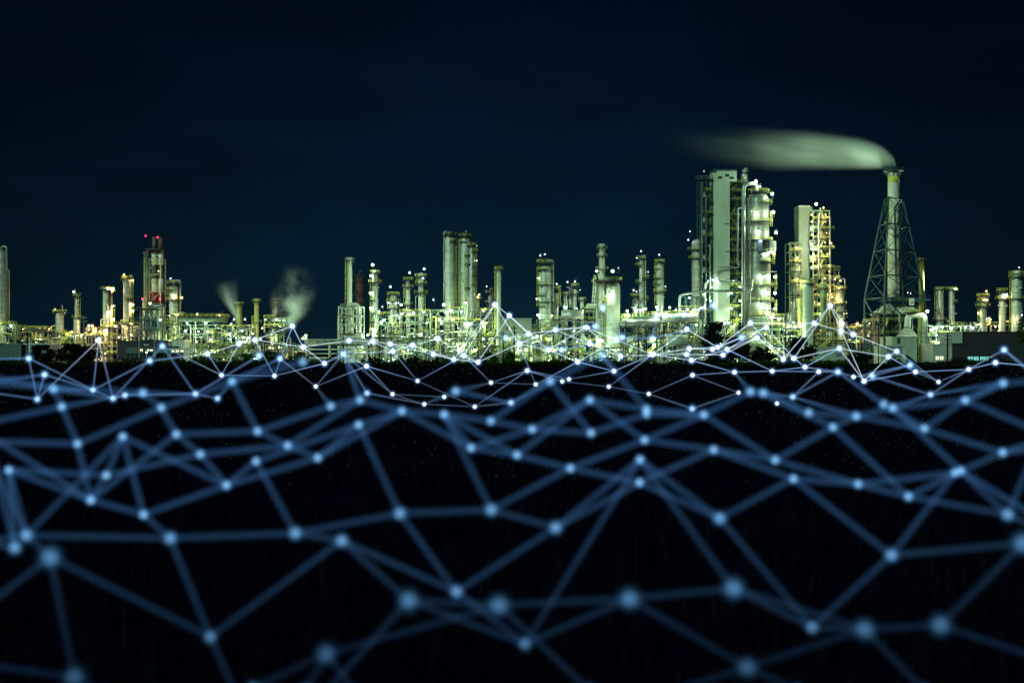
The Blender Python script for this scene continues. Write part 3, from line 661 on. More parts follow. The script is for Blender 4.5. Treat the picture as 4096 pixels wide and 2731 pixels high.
pipe(t, [(XX(2833, Y), Y - 5.5, ZZ(1250, Y)), (XX(2833, Y), Y - 5.5, ZZ(985, Y)), (XX(2820, Y), Y - 2, ZZ(985, Y))], S(6, Y) / 2, 'pipe_steel', 8)
pipe(t, [(XX(2817, Y), Y - 5.2, ZZ(1120, Y)), (XX(2817, Y), Y - 5.2, ZZ(800, Y)), (XX(2840, Y), Y - 4, ZZ(780, Y))], .5, 'pipe_dark', 8)
pipe(t, [(XX(2812, Y), Y - 6, ZZ(1300, Y)), (XX(2812, Y), Y - 6, ZZ(1140, Y)), (XX(2825, Y), Y - 6, ZZ(1125, Y)), (XX(2825, Y), Y - 3, ZZ(1125, Y))], .6, 'pipe_steel', 8)
for py in (780, 880, 930, 1030, 1080):
    MB().tube([(XX(2812, Y), Y, ZZ(py, Y)), (XX(2836, Y), Y, ZZ(py, Y))], 1.3, 12).build('drum', 'cladding_grey', t)
for px, py, k, r in ((2807, 694, 'small', .3), (2844, 1124, 'cool', .7), (2800, 1232, 'cool', .8), (2837, 1152, 'cool', .5), (2808, 1180, 'green', .6), (2834, 1205, 'cool', .6)): lamp(t, (XX(px, Y), Y - 7, ZZ(py, Y)), k, r)

t = thing('steel_frame', 'stair-filled lattice frame between the box tower and the regenerator', 'steel frame', (XX(2937, Y), Y + 2, 0))
zl = (1400, 1345, 1290, 1235, 1180, 1150, 1105, 1060, 1012, 970, 928, 870, 808, 773, 735)
zs = [ZZ(p, Y) for p in zl]
xa, xb = XX(2913, Y), XX(2963, Y)
frame_mb(MB(), [xa, XX(2938, Y), xb], [Y - 3, Y + 8], zs, .5, True, rnd).build('lattice', 'teal_steel', t)
for i, py in enumerate(zl[:-1]):
    box_platform(t, xa, xb, Y - 4.8, Y - 1.2, ZZ(py, Y) + .3)
    if i < len(zl) - 1:
        s_ = (xa + 1, xb - 1) if i % 2 else (xb - 1, xa + 1); stairs(t, s_[0], s_[1], Y - .2, ZZ(py, Y) + .3, ZZ(zl[i + 1], Y) + .3)
for py in (1320, 1255, 1130, 1040, 990, 900):
    MB().tube([(XX(2920, Y), Y + 4, ZZ(py, Y)), (XX(2955, Y), Y + 4, ZZ(py, Y))], 1.6, 12).build('drum', 'cladding_grey', t)
pipe(t, [(XX(2943, Y), Y - 6, ZZ(1060, Y)), (XX(2943, Y), Y - 6, ZZ(838, Y)), (XX(2962, Y), Y - 6, ZZ(838, Y))], .55, 'pipe_steel', 8)
pipe(t, [(XX(2943, Y), Y - 7.5, ZZ(1055, Y)), (XX(2943, Y), Y - 8.2, ZZ(1075, Y)), (XX(2860, Y), Y - 8.2, ZZ(1075, Y)), (XX(2860, Y), Y - 8.2, ZZ(1128, Y)), (XX(2960, Y), Y - 8.2, ZZ(1135, Y)), (XX(2960, Y), Y - 8.2, ZZ(1165, Y))], .45, 'pipe_steel', 8, bend=1.6)
for px, py, k, r in ((2916, 1175, 'cool', .6), (2917, 1235, 'big', .8), (2950, 1205, 'green', .8), (2925, 1128, 'cool', .55), (2952, 1262, 'green', .7), (2930, 1300, 'big', .8), (2905, 1292, 'big', .8), (2784, 1300, 'big', .7), (2950, 1150, 'green', .6)): lamp(t, (XX(px, Y), Y - 6.2, ZZ(py, Y)), k, r)

t = thing('vent_drum', 'silver drum with a swivel cowl on top of the stair frame', 'drum', (XX(2977, Y), Y, ZZ(735, Y)))
MB().lathe([(S(29, Y) / 2, ZZ(735, Y)), (S(29, Y) / 2, ZZ(700, Y)), (S(27, Y) / 2, ZZ(697, Y))], (XX(2977, Y), Y), 24).build('body', 'pipe_steel', t)
MB().tube([(XX(2975, Y), Y, ZZ(697, Y)), (XX(2975, Y), Y, ZZ(686, Y)), (XX(2986, Y), Y - 1, ZZ(680, Y))], [.7, 1.0, 1.2], 12).build('cowl', 'cladding_grey', t)
MB().box((XX(2958, Y), Y - 3, ZZ(740, Y)), (XX(2996, Y), Y + 3, ZZ(735.5, Y))).build('base', 'teal_steel', t)
box_platform(t, XX(2938, Y) + .2, XX(2962, Y), Y - 4, Y + 4, ZZ(736, Y))

# regenerator
Y = 592
t = thing('regenerator_vessel', 'fattest floodlit vessel with rings of glaring lamps beside the stair frame', 'vessel', (XX(3032, Y), Y, 0))
cx = XX(3030, Y)
def zz(p): return ZZ(p, Y)
def rr(p): return S(p, Y) / 2
prof = [(rr(96), zz(1455)), (rr(96), zz(1300)), (rr(104), zz(1290)), (rr(104), zz(1100)), (rr(100), zz(1000)), (rr(92), zz(955)), (rr(90), zz(890)), (rr(90), zz(806)), (rr(86), zz(792)), (rr(72), zz(781)), (rr(44), zz(775)), (rr(10), zz(773))]
prof[0] = (prof[0][0], 0)
MB().lathe(prof, (cx, Y), 44).build('shell', 'vessel_shell', t)
ring_platform(t, (cx, Y), zz(770), rr(30), rr(98), 0, 2 * PI)
for py, w_, sd in ((889, 116, FULL), (963, 116, RT), (963, 108, 'front'), (1002, 100, LF), (1012, 122, RT), (1050, 124, RT), (1143, 120, FULL), (1205, 124, RT), (1205, 110, 'front'), (1262, 116, FULL), (815, 112, RT)):
    ring_platform(t, (cx, Y), zz(py), rr(88), rr(w_ + 6), *A_(sd))
pipe(t, [(XX(2968, Y), Y - 4, zz(1300)), (XX(2968, Y), Y - 4, zz(740)), (XX(3024, Y), Y - 2, zz(738)), (XX(3024, Y), Y - 2, zz(772))], S(17, Y) / 2, 'pipe_steel', 14, bend=5)
for px, a, b, w_ in ((2978, 800, 1300, 5), (2987, 850, 1305, 4), (2961, 900, 1305, 5), (2971, 1000, 1305, 7), (2992, 770, 1000, 3)):
    pipe(t, [(XX(px, Y), Y - 8, zz(b)), (XX(px, Y), Y - 8, zz(a)), (XX(px + 12, Y), Y - 5, zz(a))], S(w_, Y) / 2, 'pipe_steel' if w_ == 4 else 'pipe_dark', 10)
pipe(t, [(XX(2955, Y), Y - 10, zz(1165)), (XX(2980, Y), Y - 10, zz(1168)), (XX(2993, Y), Y - 9, zz(1155)), (XX(2993, Y), Y - 8, zz(1128)), (XX(3004, Y), Y - 5, zz(1124))], S(11, Y) / 2, 'pipe_steel', 12)
pipe(t, [(XX(2800, Y), Y - 11, zz(1168)), (XX(2955, Y), Y - 11, zz(1168)), (XX(2955, Y), Y - 10, zz(1165))], S(9, Y) / 2, 'pipe_dark', 10)
pipe(t, [(XX(3021, Y), Y - 8.5, zz(1235)), (XX(3021, Y), Y - 8.5, zz(1092)), (XX(3092, Y), Y - 8, zz(1091))], S(3.4, Y) / 2, 'pipe_steel', 8)
pipe(t, [(XX(3075, Y), Y - 7, zz(1262)), (XX(3075, Y), Y - 8, zz(1236)), (XX(3021, Y), Y - 8.5, zz(1233))], S(3.4, Y) / 2, 'pipe_steel', 8)
for dy_, x_ in ((850, 3070), (1000, 3080), (1100, 3088), (1200, 3088)):
    ladder(t, XX(x_ + 4, Y), Y - 6.5, zz(dy_ + 60), zz(dy_))
MB().box((XX(3018, Y), Y - rr(104) - 2.2, zz(1010)), (XX(3038, Y), Y - rr(90) - .2, zz(963) - .4)).build('instrument_house', 'blue_sheet', t)
MB().box((XX(3071, Y), Y - 5, zz(1005)), (XX(3096, Y), Y - 1, zz(968))).build('switch_cabinet', 'cladding', t)
for px, py, k, r, dy in ((3017, 731, 'big', 1.0, -4), (3080, 781, 'big', 1.0, -5), (3083, 855, 'big', 1.0, -6), (3095, 934, 'big', 1.0, -5), (3013, 858, 'big', 1.1, -7.8), (3020, 932, 'big', 1.1, -8.0), (3063, 1016, 'big', .9, -6.5), (3078, 1014, 'big', .9, -7),
                         (3036, 1113, 'big', 1.1, -8.6), (3092, 1110, 'big', .95, -5), (3056, 1174, 'big', 1.1, -8.2), (3091, 1174, 'big', .9, -5), (3033, 1222, 'big', 1.1, -8.6), (3092, 1236, 'big', .9, -5), (3028, 970, 'small', .6, -9.6), (3082, 1262, 'big', .9, -6), (3110, 1275, 'big', .8, -6), (3032, 752, 'cool', .6, -5)):
    lamp(t, (XX(px, Y), Y + dy, zz(py)), k, r)

# ---------------------------------------------------------------- the second tower complex
Y = 610
t = thing('box_tower', 'shorter grey-green box tower joined to a warm-lit scaffold of stairs', 'tower', (XX(3215, Y), Y, 0))
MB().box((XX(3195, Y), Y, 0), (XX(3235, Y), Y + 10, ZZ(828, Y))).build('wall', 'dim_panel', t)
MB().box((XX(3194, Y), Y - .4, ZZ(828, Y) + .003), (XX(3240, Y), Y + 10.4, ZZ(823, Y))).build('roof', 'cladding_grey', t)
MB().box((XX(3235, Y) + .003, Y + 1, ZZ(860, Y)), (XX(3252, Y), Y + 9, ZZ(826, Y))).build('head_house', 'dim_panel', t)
t = thing('steel_frame', 'tall scaffold of landings and amber lamps right of the shorter box tower', 'steel frame', (XX(3270, Y), Y - 4, 0))
zl = list(range(1420, 840, -38)); zs = [ZZ(p, Y) for p in zl]
xa, xm, xb = XX(3237, Y), XX(3270, Y), XX(3302, Y)
frame_mb(MB(), [xa, xm, xb], [Y - 8, Y], zs, .42, True, random.Random(8)).build('lattice', 'green_steel', t)
for i, py in enumerate(zl[:-1]):
    box_platform(t, xa, xb + (2 if i % 2 else 0), Y - 9.4, Y - 7.0, ZZ(py, Y) + .3, 'mustard_paint')
    s_ = (xa + 4, xm + 2) if i % 2 else (xm + 2, xa + 4); stairs(t, s_[0], s_[1], Y - 5, ZZ(py, Y) + .3, ZZ(zl[i + 1], Y) + .3, 'mustard_paint')
for py in (1230, 1160, 1050, 990, 930): MB().tube([(XX(3247, Y), Y - 3, ZZ(py, Y)), (XX(3247, Y), Y - 3, ZZ(py - 26, Y))], 2.0, 12).build('drum', 'cladding_warm', t)
for py in (1290, 1190, 1090, 960): MB().tube([(XX(3285, Y), Y - 3, ZZ(py, Y)), (XX(3285, Y), Y - 3, ZZ(py - 30, Y))], 1.6, 12).build('drum', 'cladding_warm', t)
pipe(t, [(XX(3256, Y), Y - 10, ZZ(1120, Y)), (XX(3256, Y), Y - 10, ZZ(870, Y)), (XX(3262, Y), Y - 8, ZZ(865, Y))], .45, 'pipe_steel')
pipe(t, [(XX(3300, Y), Y - 10, ZZ(1320, Y)), (XX(3300, Y), Y - 10, ZZ(880, Y)), (XX(3290, Y), Y - 8, ZZ(875, Y))], .4, 'pipe_steel')
for px, py, k, r in ((3245, 826, 'big', .95), (3274, 841, 'warm', .5), (3282, 868, 'warm', .5), (3227, 868, 'warm', .6), (3228, 896, 'warm', .6), (3226, 922, 'cool', .8), (3281, 896, 'warm', .4), (3228, 947, 'warm', .65), (3280, 977, 'warm', .45), (3227, 982, 'cool', .8), (3226, 1001, 'cool', .75), (3243, 1004, 'green', .7),
                         (3234, 1021, 'warm', .6), (3226, 1038, 'warm', .6), (3289, 1022, 'warm', .45), (3228, 1075, 'big', .7), (3245, 1072, 'warm', .6), (3238, 1042, 'warm', .55), (3297, 1067, 'warm', .5), (3297, 1091, 'warm', .5), (3319, 1122, 'warm', .45), (3280, 1118, 'warm', .5), (3279, 1161, 'warm', .5), (3279, 1184, 'warm', .5), (3280, 1210, 'warm', .5), (3279, 1235, 'warm', .5), (3258, 1217, 'warm', .4), (3286, 940, 'warm', .4), (3305, 980, 'warm', .4), (3262, 1255, 'green', .6)):
    lamp(t, (XX(px, Y), Y - 10, ZZ(py, Y)), k, r, arm=False)
t = thing('steel_frame', 'low right shoulder frame stepping down beside the amber-lit scaffold', 'steel frame', (XX(3325, Y), Y - 2, 0))
zl = [1420, 1370, 1320, 1270, 1220, 1170, 1120, 1080]
frame_mb(MB(), [XX(p, Y) for p in (3306, 3325, 3345)], [Y - 5, Y + 3], [ZZ(p, Y) for p in zl], .42, True, random.Random(9)).build('lattice', 'green_steel', t)
for py in zl: box_platform(t, XX(3306, Y), XX(3346, Y), Y - 6.5, Y - 4.2, ZZ(py, Y) + .3, 'mustard_paint')
MB().lathe([(2.6, ZZ(1220, Y)), (2.6, ZZ(1180, Y)), (1.2, ZZ(1172, Y))], (XX(3318, Y), Y), 16).build('drum', 'cladding_warm', t)
lamp(t, (XX(3327, Y), Y - 7, ZZ(1115, Y)), 'warm', .4); lamp(t, (XX(3312, Y), Y - 7, ZZ(1180, Y)), 'warm', .5)
t = thing('steel_frame', 'dim left frame with stacked amber-lit landings beside the shorter box tower', 'steel frame', (XX(3170, Y), Y - 2, 0))
zl = [1420, 1370, 1310, 1250, 1190, 1135, 1090, 1055, 1010, 975]
frame_mb(MB(), [XX(p, Y) for p in (3149, 3172, 3195)], [Y - 5, Y + 4], [ZZ(p, Y) for p in zl], .42, True, random.Random(10)).build('lattice', 'green_steel', t)
for py in zl[5:-1:1]: box_platform(t, XX(3149, Y), XX(3195, Y), Y - 6.5, Y - 4.2, ZZ(py, Y) + .3, 'mustard_paint')
for (a, b, c) in ((3184, 1130, 1180), (3184, 1060, 1110), (3180, 1200, 1280), (3160, 1255, 1300)): MB().lathe([(2.3, ZZ(c, Y)), (2.3, ZZ(b, Y)), (1, ZZ(b - 6, Y))], (XX(a, Y), Y), 14).build('drum', 'cladding_grey', t)
for px, py, k, r in ((3174, 995, 'warm', .6), (3175, 1035, 'warm', .6), (3176, 1120, 'warm', .65), (3152, 1213, 'warm', .3), (3160, 1290, 'cool', .5)): lamp(t, (XX(px, Y), Y - 7.5, ZZ(py, Y)), k, r)

# ---------------------------------------------------------------- flare tower
Y = 590
t = thing('flare_tower', 'tall cream chimney held in a tapering teal lattice tower, trailing a long plume', 'chimney', (XX(3574, Y), Y, 0))
cx = XX(3576, Y)
MB().lathe([(S(46, Y) / 2, ZZ(1196, Y)), (S(45, Y) / 2, ZZ(1000, Y)), (S(44, Y) / 2, ZZ(704, Y)), (S(44, Y) / 2, ZZ(700, Y)), (S(50, Y) / 2, ZZ(692, Y)), (S(50, Y) / 2, ZZ(686, Y))], (XX(3574, Y), Y), 36).build('shell', 'painted_cream', t)
for py in (735, 797, 848, 896, 950, 1000, 1052, 1100, 1150): MB().lathe([(S(43, Y) / 2, ZZ(py + 2, Y)), (S(46.6, Y) / 2, ZZ(py + 2, Y)), (S(46.6, Y) / 2, ZZ(py, Y)), (S(43, Y) / 2, ZZ(py, Y))], (XX(3574, Y), Y), 36, False).build('stiffening_ring', 'cladding', t)
MB().lathe([(S(44.6, Y) / 2, ZZ(731, Y)), (S(44.8, Y) / 2, ZZ(731, Y)), (S(44.8, Y) / 2, ZZ(704, Y)), (S(44.6, Y) / 2, ZZ(704, Y))], (XX(3574, Y), Y), 36).build('painted_band', 'painted_yellow', t)
ring_platform(t, (XX(3573, Y), Y), ZZ(683, Y), S(40, Y) / 2, S(80, Y) / 2, rail='teal_steel', deck='teal_steel', h=1.5)
mb = MB()
for k in range(10):
    a = 2 * PI * k / 10; mb.bar((XX(3573, Y) + math.cos(a) * S(40, Y), Y + math.sin(a) * S(40, Y), ZZ(684, Y)), (XX(3573, Y) + math.cos(a) * S(23, Y), Y + math.sin(a) * S(23, Y), ZZ(706, Y)), .3)
mb.build('platform_strut', 'teal_steel', t)
# four legs: corners turned as the photo shows them
top = {'a': (3537, 800, 0), 'b': (3554, 795, -11), 'c': (3613, 800, 0), 'd': (3594, 797, 11)}
bot = {'a': (3459, 1197, 2), 'b': (3538, 1198, -20), 'c': (3700, 1197, -2), 'd': (3612, 1190, 20)}
def leg_at(k, f):
    a = P(top[k][0], top[k][1], Y + top[k][2]); b = P(bot[k][0], bot[k][1], Y + bot[k][2]); z = ZZ(800, Y) + (ZZ(1197, Y) - ZZ(800, Y)) * f
    kf = (z - a.z) / (b.z - a.z); return a.lerp(b, kf)
for k in 'abcd':
    lg = MB().tube([leg_at(k, 0), leg_at(k, .5), leg_at(k, 1.0), Vector((leg_at(k, 1).x, leg_at(k, 1).y, 0))], [.36, .42, .5, .5], 10)
    lg.build('leg', 'teal_steel', t)
lv = [0.0, .262, .522, .776, 1.0]
for i, f in enumerate(lv):
    mb = MB()
    q = [leg_at(k, f) for k in 'abcd']; q = [q[0], q[1], q[2], q[3]]
    for a, b in ((0, 1), (1, 2), (2, 3), (3, 0)): mb.tube([q[a], q[b]], .36 if i else .28, 6)
    mb.build('tie_beam', 'teal_steel', t)
mb = MB()
for i in range(4):
    lo = [leg_at(k, lv[i + 1]) for k in 'abcd']; hi = [leg_at(k, lv[i]) for k in 'abcd']
    for a, b in ((0, 1), (1, 2), (2, 3), (3, 0)):
        mb.bar(lo[a], hi[b], .26); mb.bar(lo[b], hi[a], .26)
for a, b in (('a', 'b'), ('b', 'c')):
    p, q = leg_at(a, 1), leg_at(b, 1)
    mb.bar(p, Vector((q.x, q.y, 12)), .4); mb.bar(q, Vector((p.x, p.y, 12)), .4)
mb.build('cross_brace', 'teal_steel', t)
for y0_, y1_ in ((790, 900), (995, 1110)): ladder(t, XX(3546, Y), Y - 4, ZZ(y1_, Y), ZZ(y0_, Y))
box_platform(t, XX(3533, Y), XX(3550, Y), Y - 6, Y - 2, ZZ(900, Y))
MB().box((XX(3540, Y), Y - 10, ZZ(1205, Y)), (XX(3694, Y), Y + 10, ZZ(1196.5, Y))).build('deck', 'teal_steel', t)
mb = MB(); rail_mb(mb, [(XX(3542, Y), Y - 9.8, ZZ(1196, Y)), (XX(3692, Y), Y - 9.8, ZZ(1196, Y))], 1.4); mb.build('railing', 'dark_steel', t)
for px, py in ((3458, 1283), (3620, 1172), (3632, 1175)): lamp(t, (XX(px, Y), Y - 4, ZZ(py, Y)), 'small', .3)
# hooded furnace under it
t = thing('furnace', 'furnace with a ribbed pyramid hood beneath the flare tower', 'furnace', (XX(3560, Y), Y, 0))
x0, x1, xa, xb = XX(3496, Y), XX(3632, Y), XX(3545, Y), XX(3612, Y); zb, zt = ZZ(1258, Y), ZZ(1217, Y)
mb = MB(); mb.v = [(x0, Y - 8, zb), (x1, Y - 8, zb), (x1, Y + 8, zb), (x0, Y + 8, zb), (xa, Y - 3, zt), (xb, Y - 3, zt), (xb, Y + 3, zt), (xa, Y + 3, zt)]
for f in ((0, 3, 2, 1), (4, 5, 6, 7), (0, 1, 5, 4), (1, 2, 6, 5), (2, 3, 7, 6), (3, 0, 4, 7)): mb.face(f)
mb.build('hood', 'cladding', t)
mb = MB()
for k in range(15):
    f = k / 14; mb.bar((x0 + (x1 - x0) * f, Y - 8.15, zb), (xa + (xb - xa) * f, Y - 3.15, zt + .05), .22)
mb.build('hood_rib', 'cladding_grey', t)
MB().box((XX(3500, Y), Y - 7, 0), (XX(3628, Y), Y + 7, zb - .01)).build('body', 'dark_steel', t)
mb = MB()
for k in range(9):
    x = XX(3500 + k * 16, Y); mb.bar((x, Y - 7.6, 0), (x, Y - 7.6, zb), .4)
for z in (6, 12, 17): mb.bar((XX(3500, Y), Y - 7.6, z), (XX(3628, Y), Y - 7.6, z), .35)
mb.build('frame', 'teal_steel', t)
box_platform(t, XX(3437, Y), XX(3486, Y), Y - 12, Y - 6, ZZ(1288, Y)); box_platform(t, XX(3506, Y), XX(3620, Y), Y - 11, Y - 7.8, ZZ(1284, Y)); box_platform(t, XX(3500, Y), XX(3575, Y), Y - 11, Y - 7.8, ZZ(1335, Y), 'mustard_paint')
stairs(t, XX(3498, Y), XX(3520, Y), Y - 12, ZZ(1335, Y), ZZ(1286, Y))
pipe(t, [(XX(3567, Y), Y - 12, ZZ(1400, Y)), (XX(3567, Y), Y - 12, ZZ(1234, Y)), (XX(3625, Y), Y - 11, ZZ(1234, Y))], S(8, Y) / 2, 'pipe_steel', 12, bend=2.5)
lamp(t, (XX(3567, Y), Y - 14, ZZ(1353, Y)), 'big', .85)
mb = MB()
for k in range(5): mb.bar((XX(3440, Y), Y - 9, 3 + k * 5), (XX(3500, Y), Y - 9, 3 + k * 5), .4)
for px in (3442, 3462, 3482): mb.bar((XX(px, Y), Y - 9, 0), (XX(px, Y), Y - 9, ZZ(1288, Y)), .45)
mb.bar((XX(3442, Y), Y - 9, 2), (XX(3482, Y), Y - 9, 20), .4)
mb.build('side_frame', 'teal_steel', t)
Y = 575
t = thing('elbow_duct', 'fat inverted-U duct rising from a pale funnel box', 'duct', (XX(3650, Y), Y, 0))
pipe(t, [(XX(3628, Y), Y, ZZ(1316, Y)), (XX(3630, Y), Y, ZZ(1290, Y)), (XX(3633, Y), Y, ZZ(1262, Y)), (XX(3668, Y), Y, ZZ(1261, Y)), (XX(3698, Y), Y, ZZ(1263, Y)), (XX(3698, Y), Y, 0)], S(25, Y) / 2, 'cladding', 22, 'duct', 4.2)
for py in (1290, 1320, 1350, 1380, 1410, 1435): MB().lathe([(S(24, Y) / 2, ZZ(py + 1.5, Y)), (S(27, Y) / 2, ZZ(py + 1.5, Y)), (S(27, Y) / 2, ZZ(py, Y)), (S(24, Y) / 2, ZZ(py, Y))], (XX(3698, Y), Y), 22, False).build('flange', 'cladding_grey', t)
x0, x1, xa, xb = XX(3594, Y), XX(3660, Y), XX(3615, Y), XX(3641, Y); zb, zt = ZZ(1348, Y), ZZ(1315, Y)
mb = MB(); mb.v = [(x0, Y - 5, zb), (x1, Y - 5, zb), (x1, Y + 5, zb), (x0, Y + 5, zb), (xa, Y - 1.5, zt), (xb, Y - 1.5, zt), (xb, Y + 1.5, zt), (xa, Y + 1.5, zt)]
for f in ((0, 3, 2, 1), (4, 5, 6, 7), (0, 1, 5, 4), (1, 2, 6, 5), (2, 3, 7, 6), (3, 0, 4, 7)): mb.face(f)
mb.build('funnel', 'cladding', t)
box_platform(t, XX(3618, Y), XX(3673, Y), Y - 3.5, Y + 1, ZZ(1249, Y))
MB().box((XX(3638, Y), Y - 1, ZZ(1221, Y)), (XX(3654, Y), Y + .5, ZZ(1193, Y))).build('damper_box', 'painted_cream', t)
MB().box((XX(3641, Y), Y - 1.06, ZZ(1216, Y)), (XX(3651, Y), Y - .9, ZZ(1208, Y))).build('hatch', 'green_steel', t)
lamp(t, (XX(3698, Y), Y - 4, ZZ(1246, Y)), 'big', 1.0)
ladder(t, XX(3674, Y), Y - 1, ZZ(1440, Y), ZZ(1262, Y))
# ---------------------------------------------------------------- buildings
def building(label, px0, px1, pyt, Y, depth, mat, windows=(), name='building', roof='cladding_grey', wmat='window_lit', cat='building', z0=0):
    x0, x1, zt = XX(px0, Y), XX(px1, Y), ZZ(pyt, Y)
    t = thing(name, label, cat, ((x0 + x1) / 2, Y, 0))
    MB().box((x0, Y, z0), (x1, Y + depth, zt)).build('wall', mat, t)
    MB().box((x0 - .3, Y - .3, zt + .003), (x1 + .3, Y + depth + .3, zt + .4)).build('roof', roof, t)
    mb = MB(); n = max(2, int((x1 - x0) / 4))
    for k in range(1, n): mb.bar((x0 + (x1 - x0) * k / n, Y - .03, z0), (x0 + (x1 - x0) * k / n, Y - .03, zt - .02), .1)
    mb.build('sheet_joint', roof, t)
    for w_ in windows:
        a, b, c, d = w_[:4]; m_ = w_[4] if len(w_) > 4 else wmat
        f = MB()
        X0, X1, Z0, Z1 = XX(a, Y), XX(c, Y), ZZ(d, Y), ZZ(b, Y)
        for p, q in (((X0 - .12, Z0 - .12), (X1 + .12, Z0)), ((X0 - .12, Z1), (X1 + .12, Z1 + .12)), ((X0 - .12, Z0), (X0, Z1)), ((X1, Z0), (X1 + .12, Z1)), (((X0 + X1) / 2 - .06, Z0), ((X0 + X1) / 2 + .06, Z1))):
            f.box((p[0], Y - .12, p[1]), (q[0], Y - .004, q[1]))
        f = f.build('window', 'dark_steel', t)
        MB().box((X0, Y - .06, Z0), (X1, Y - .008, Z1)).build('pane', m_, f)
    return t
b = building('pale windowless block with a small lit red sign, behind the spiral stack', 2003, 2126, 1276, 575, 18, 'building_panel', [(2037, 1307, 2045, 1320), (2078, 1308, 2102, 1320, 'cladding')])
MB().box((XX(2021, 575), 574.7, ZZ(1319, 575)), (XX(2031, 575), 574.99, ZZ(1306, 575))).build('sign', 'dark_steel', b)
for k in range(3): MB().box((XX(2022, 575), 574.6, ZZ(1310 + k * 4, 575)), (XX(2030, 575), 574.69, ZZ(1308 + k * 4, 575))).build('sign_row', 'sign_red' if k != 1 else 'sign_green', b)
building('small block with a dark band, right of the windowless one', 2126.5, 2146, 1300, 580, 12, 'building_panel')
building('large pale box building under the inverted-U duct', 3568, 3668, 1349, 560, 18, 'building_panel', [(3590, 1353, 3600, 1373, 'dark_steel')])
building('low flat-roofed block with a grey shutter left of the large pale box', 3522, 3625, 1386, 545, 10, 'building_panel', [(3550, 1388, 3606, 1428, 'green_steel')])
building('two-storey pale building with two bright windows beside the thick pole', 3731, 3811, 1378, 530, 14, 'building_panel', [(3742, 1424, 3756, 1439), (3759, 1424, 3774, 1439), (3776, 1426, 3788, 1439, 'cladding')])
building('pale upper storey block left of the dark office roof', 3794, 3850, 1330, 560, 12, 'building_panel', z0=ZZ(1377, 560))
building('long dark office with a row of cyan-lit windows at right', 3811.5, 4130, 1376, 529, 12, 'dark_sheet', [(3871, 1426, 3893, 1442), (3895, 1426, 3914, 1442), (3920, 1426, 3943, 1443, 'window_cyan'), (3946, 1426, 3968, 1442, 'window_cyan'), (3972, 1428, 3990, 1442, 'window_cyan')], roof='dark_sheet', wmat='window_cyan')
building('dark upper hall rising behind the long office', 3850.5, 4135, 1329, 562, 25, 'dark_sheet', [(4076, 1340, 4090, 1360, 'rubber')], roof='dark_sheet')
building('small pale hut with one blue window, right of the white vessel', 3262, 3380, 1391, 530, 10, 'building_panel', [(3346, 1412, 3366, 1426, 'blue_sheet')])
building('pale blue sheet-metal shed with one lit window at far left', 95, 190, 1377, 530, 14, 'blue_sheet', [(138, 1396, 155, 1408)])
building('narrow dark low shed roof at the left edge', -20, 85, 1380, 528, 12, 'teal_sheet', roof='teal_sheet')
b = building('long teal shed with a lit white sign and small windows', 505, 690, 1387, 528, 14, 'teal_sheet', [(561, 1395, 571, 1405, 'window_lit'), (585, 1397, 612, 1404, 'window_lit')], z0=ZZ(1412, 528), roof='dark_sheet')
MB().box((XX(541, 528), 527.7, ZZ(1404, 528)), (XX(552, 528), 527.9, ZZ(1396, 528))).build('emblem', 'red_paint', b)
for k in range(12): lx = XX(511 + k * 16, 528); MB().bar((lx, 529, 0), (lx, 529, ZZ(1412, 528)), .35).build('leg', 'dark_steel', b)
b = building('dark flat-roofed hall behind the long teal shed', 470, 672, 1366, 548, 16, 'dark_sheet', roof='dark_sheet')
for k in range(3): MB().box((XX(577 + k * 7, 548), 547.7, ZZ(1382, 548)), (XX(581 + k * 7, 548), 547.9, ZZ(1377, 548))).build('sign', 'white_plate', b)
building('ribbed pale shed with two yellow lamps behind the teal one', 688, 735, 1362, 536, 10, 'cladding', z0=2)
building('small lit kiosk under the ribbed pale shed', 684, 760, 1396, 526, 6, 'painted_cream', [(688, 1399, 697, 1409), (704, 1399, 716, 1409), (722, 1399, 735, 1409)], z0=ZZ(1411, 526))
# boundary wall, fence
Y = 500
t = thing('boundary_wall', 'low pinkish panel wall behind the two poles at left', 'wall', (XX(580, Y), Y, 0))
n = 8; xa, xb = XX(464, Y), XX(700, Y)
for k in range(n):
    a = xa + (xb - xa) * k / n; bx = xa + (xb - xa) * (k + 1) / n
    MB().box((a + .08, Y, 0), (bx - .08, Y + .3, ZZ(1439, Y))).build('panel', 'pink_wall', t)
t = thing('picket_fence', 'short pale picket fence at the left edge of the works', 'fence', (XX(30, Y), Y, 0))
mb = MB()
for k in range(40): x = XX(-10 + k * 7, Y); mb.bar((x, Y, 0), (x, Y, ZZ(1446, Y)), .25)
mb.build('picket', 'painted_cream', t)
MB().bar((XX(-10, Y), Y + .2, ZZ(1449, Y)), (XX(263, Y), Y + .2, ZZ(1449, Y)), .2).build('rail', 'painted_cream', t)

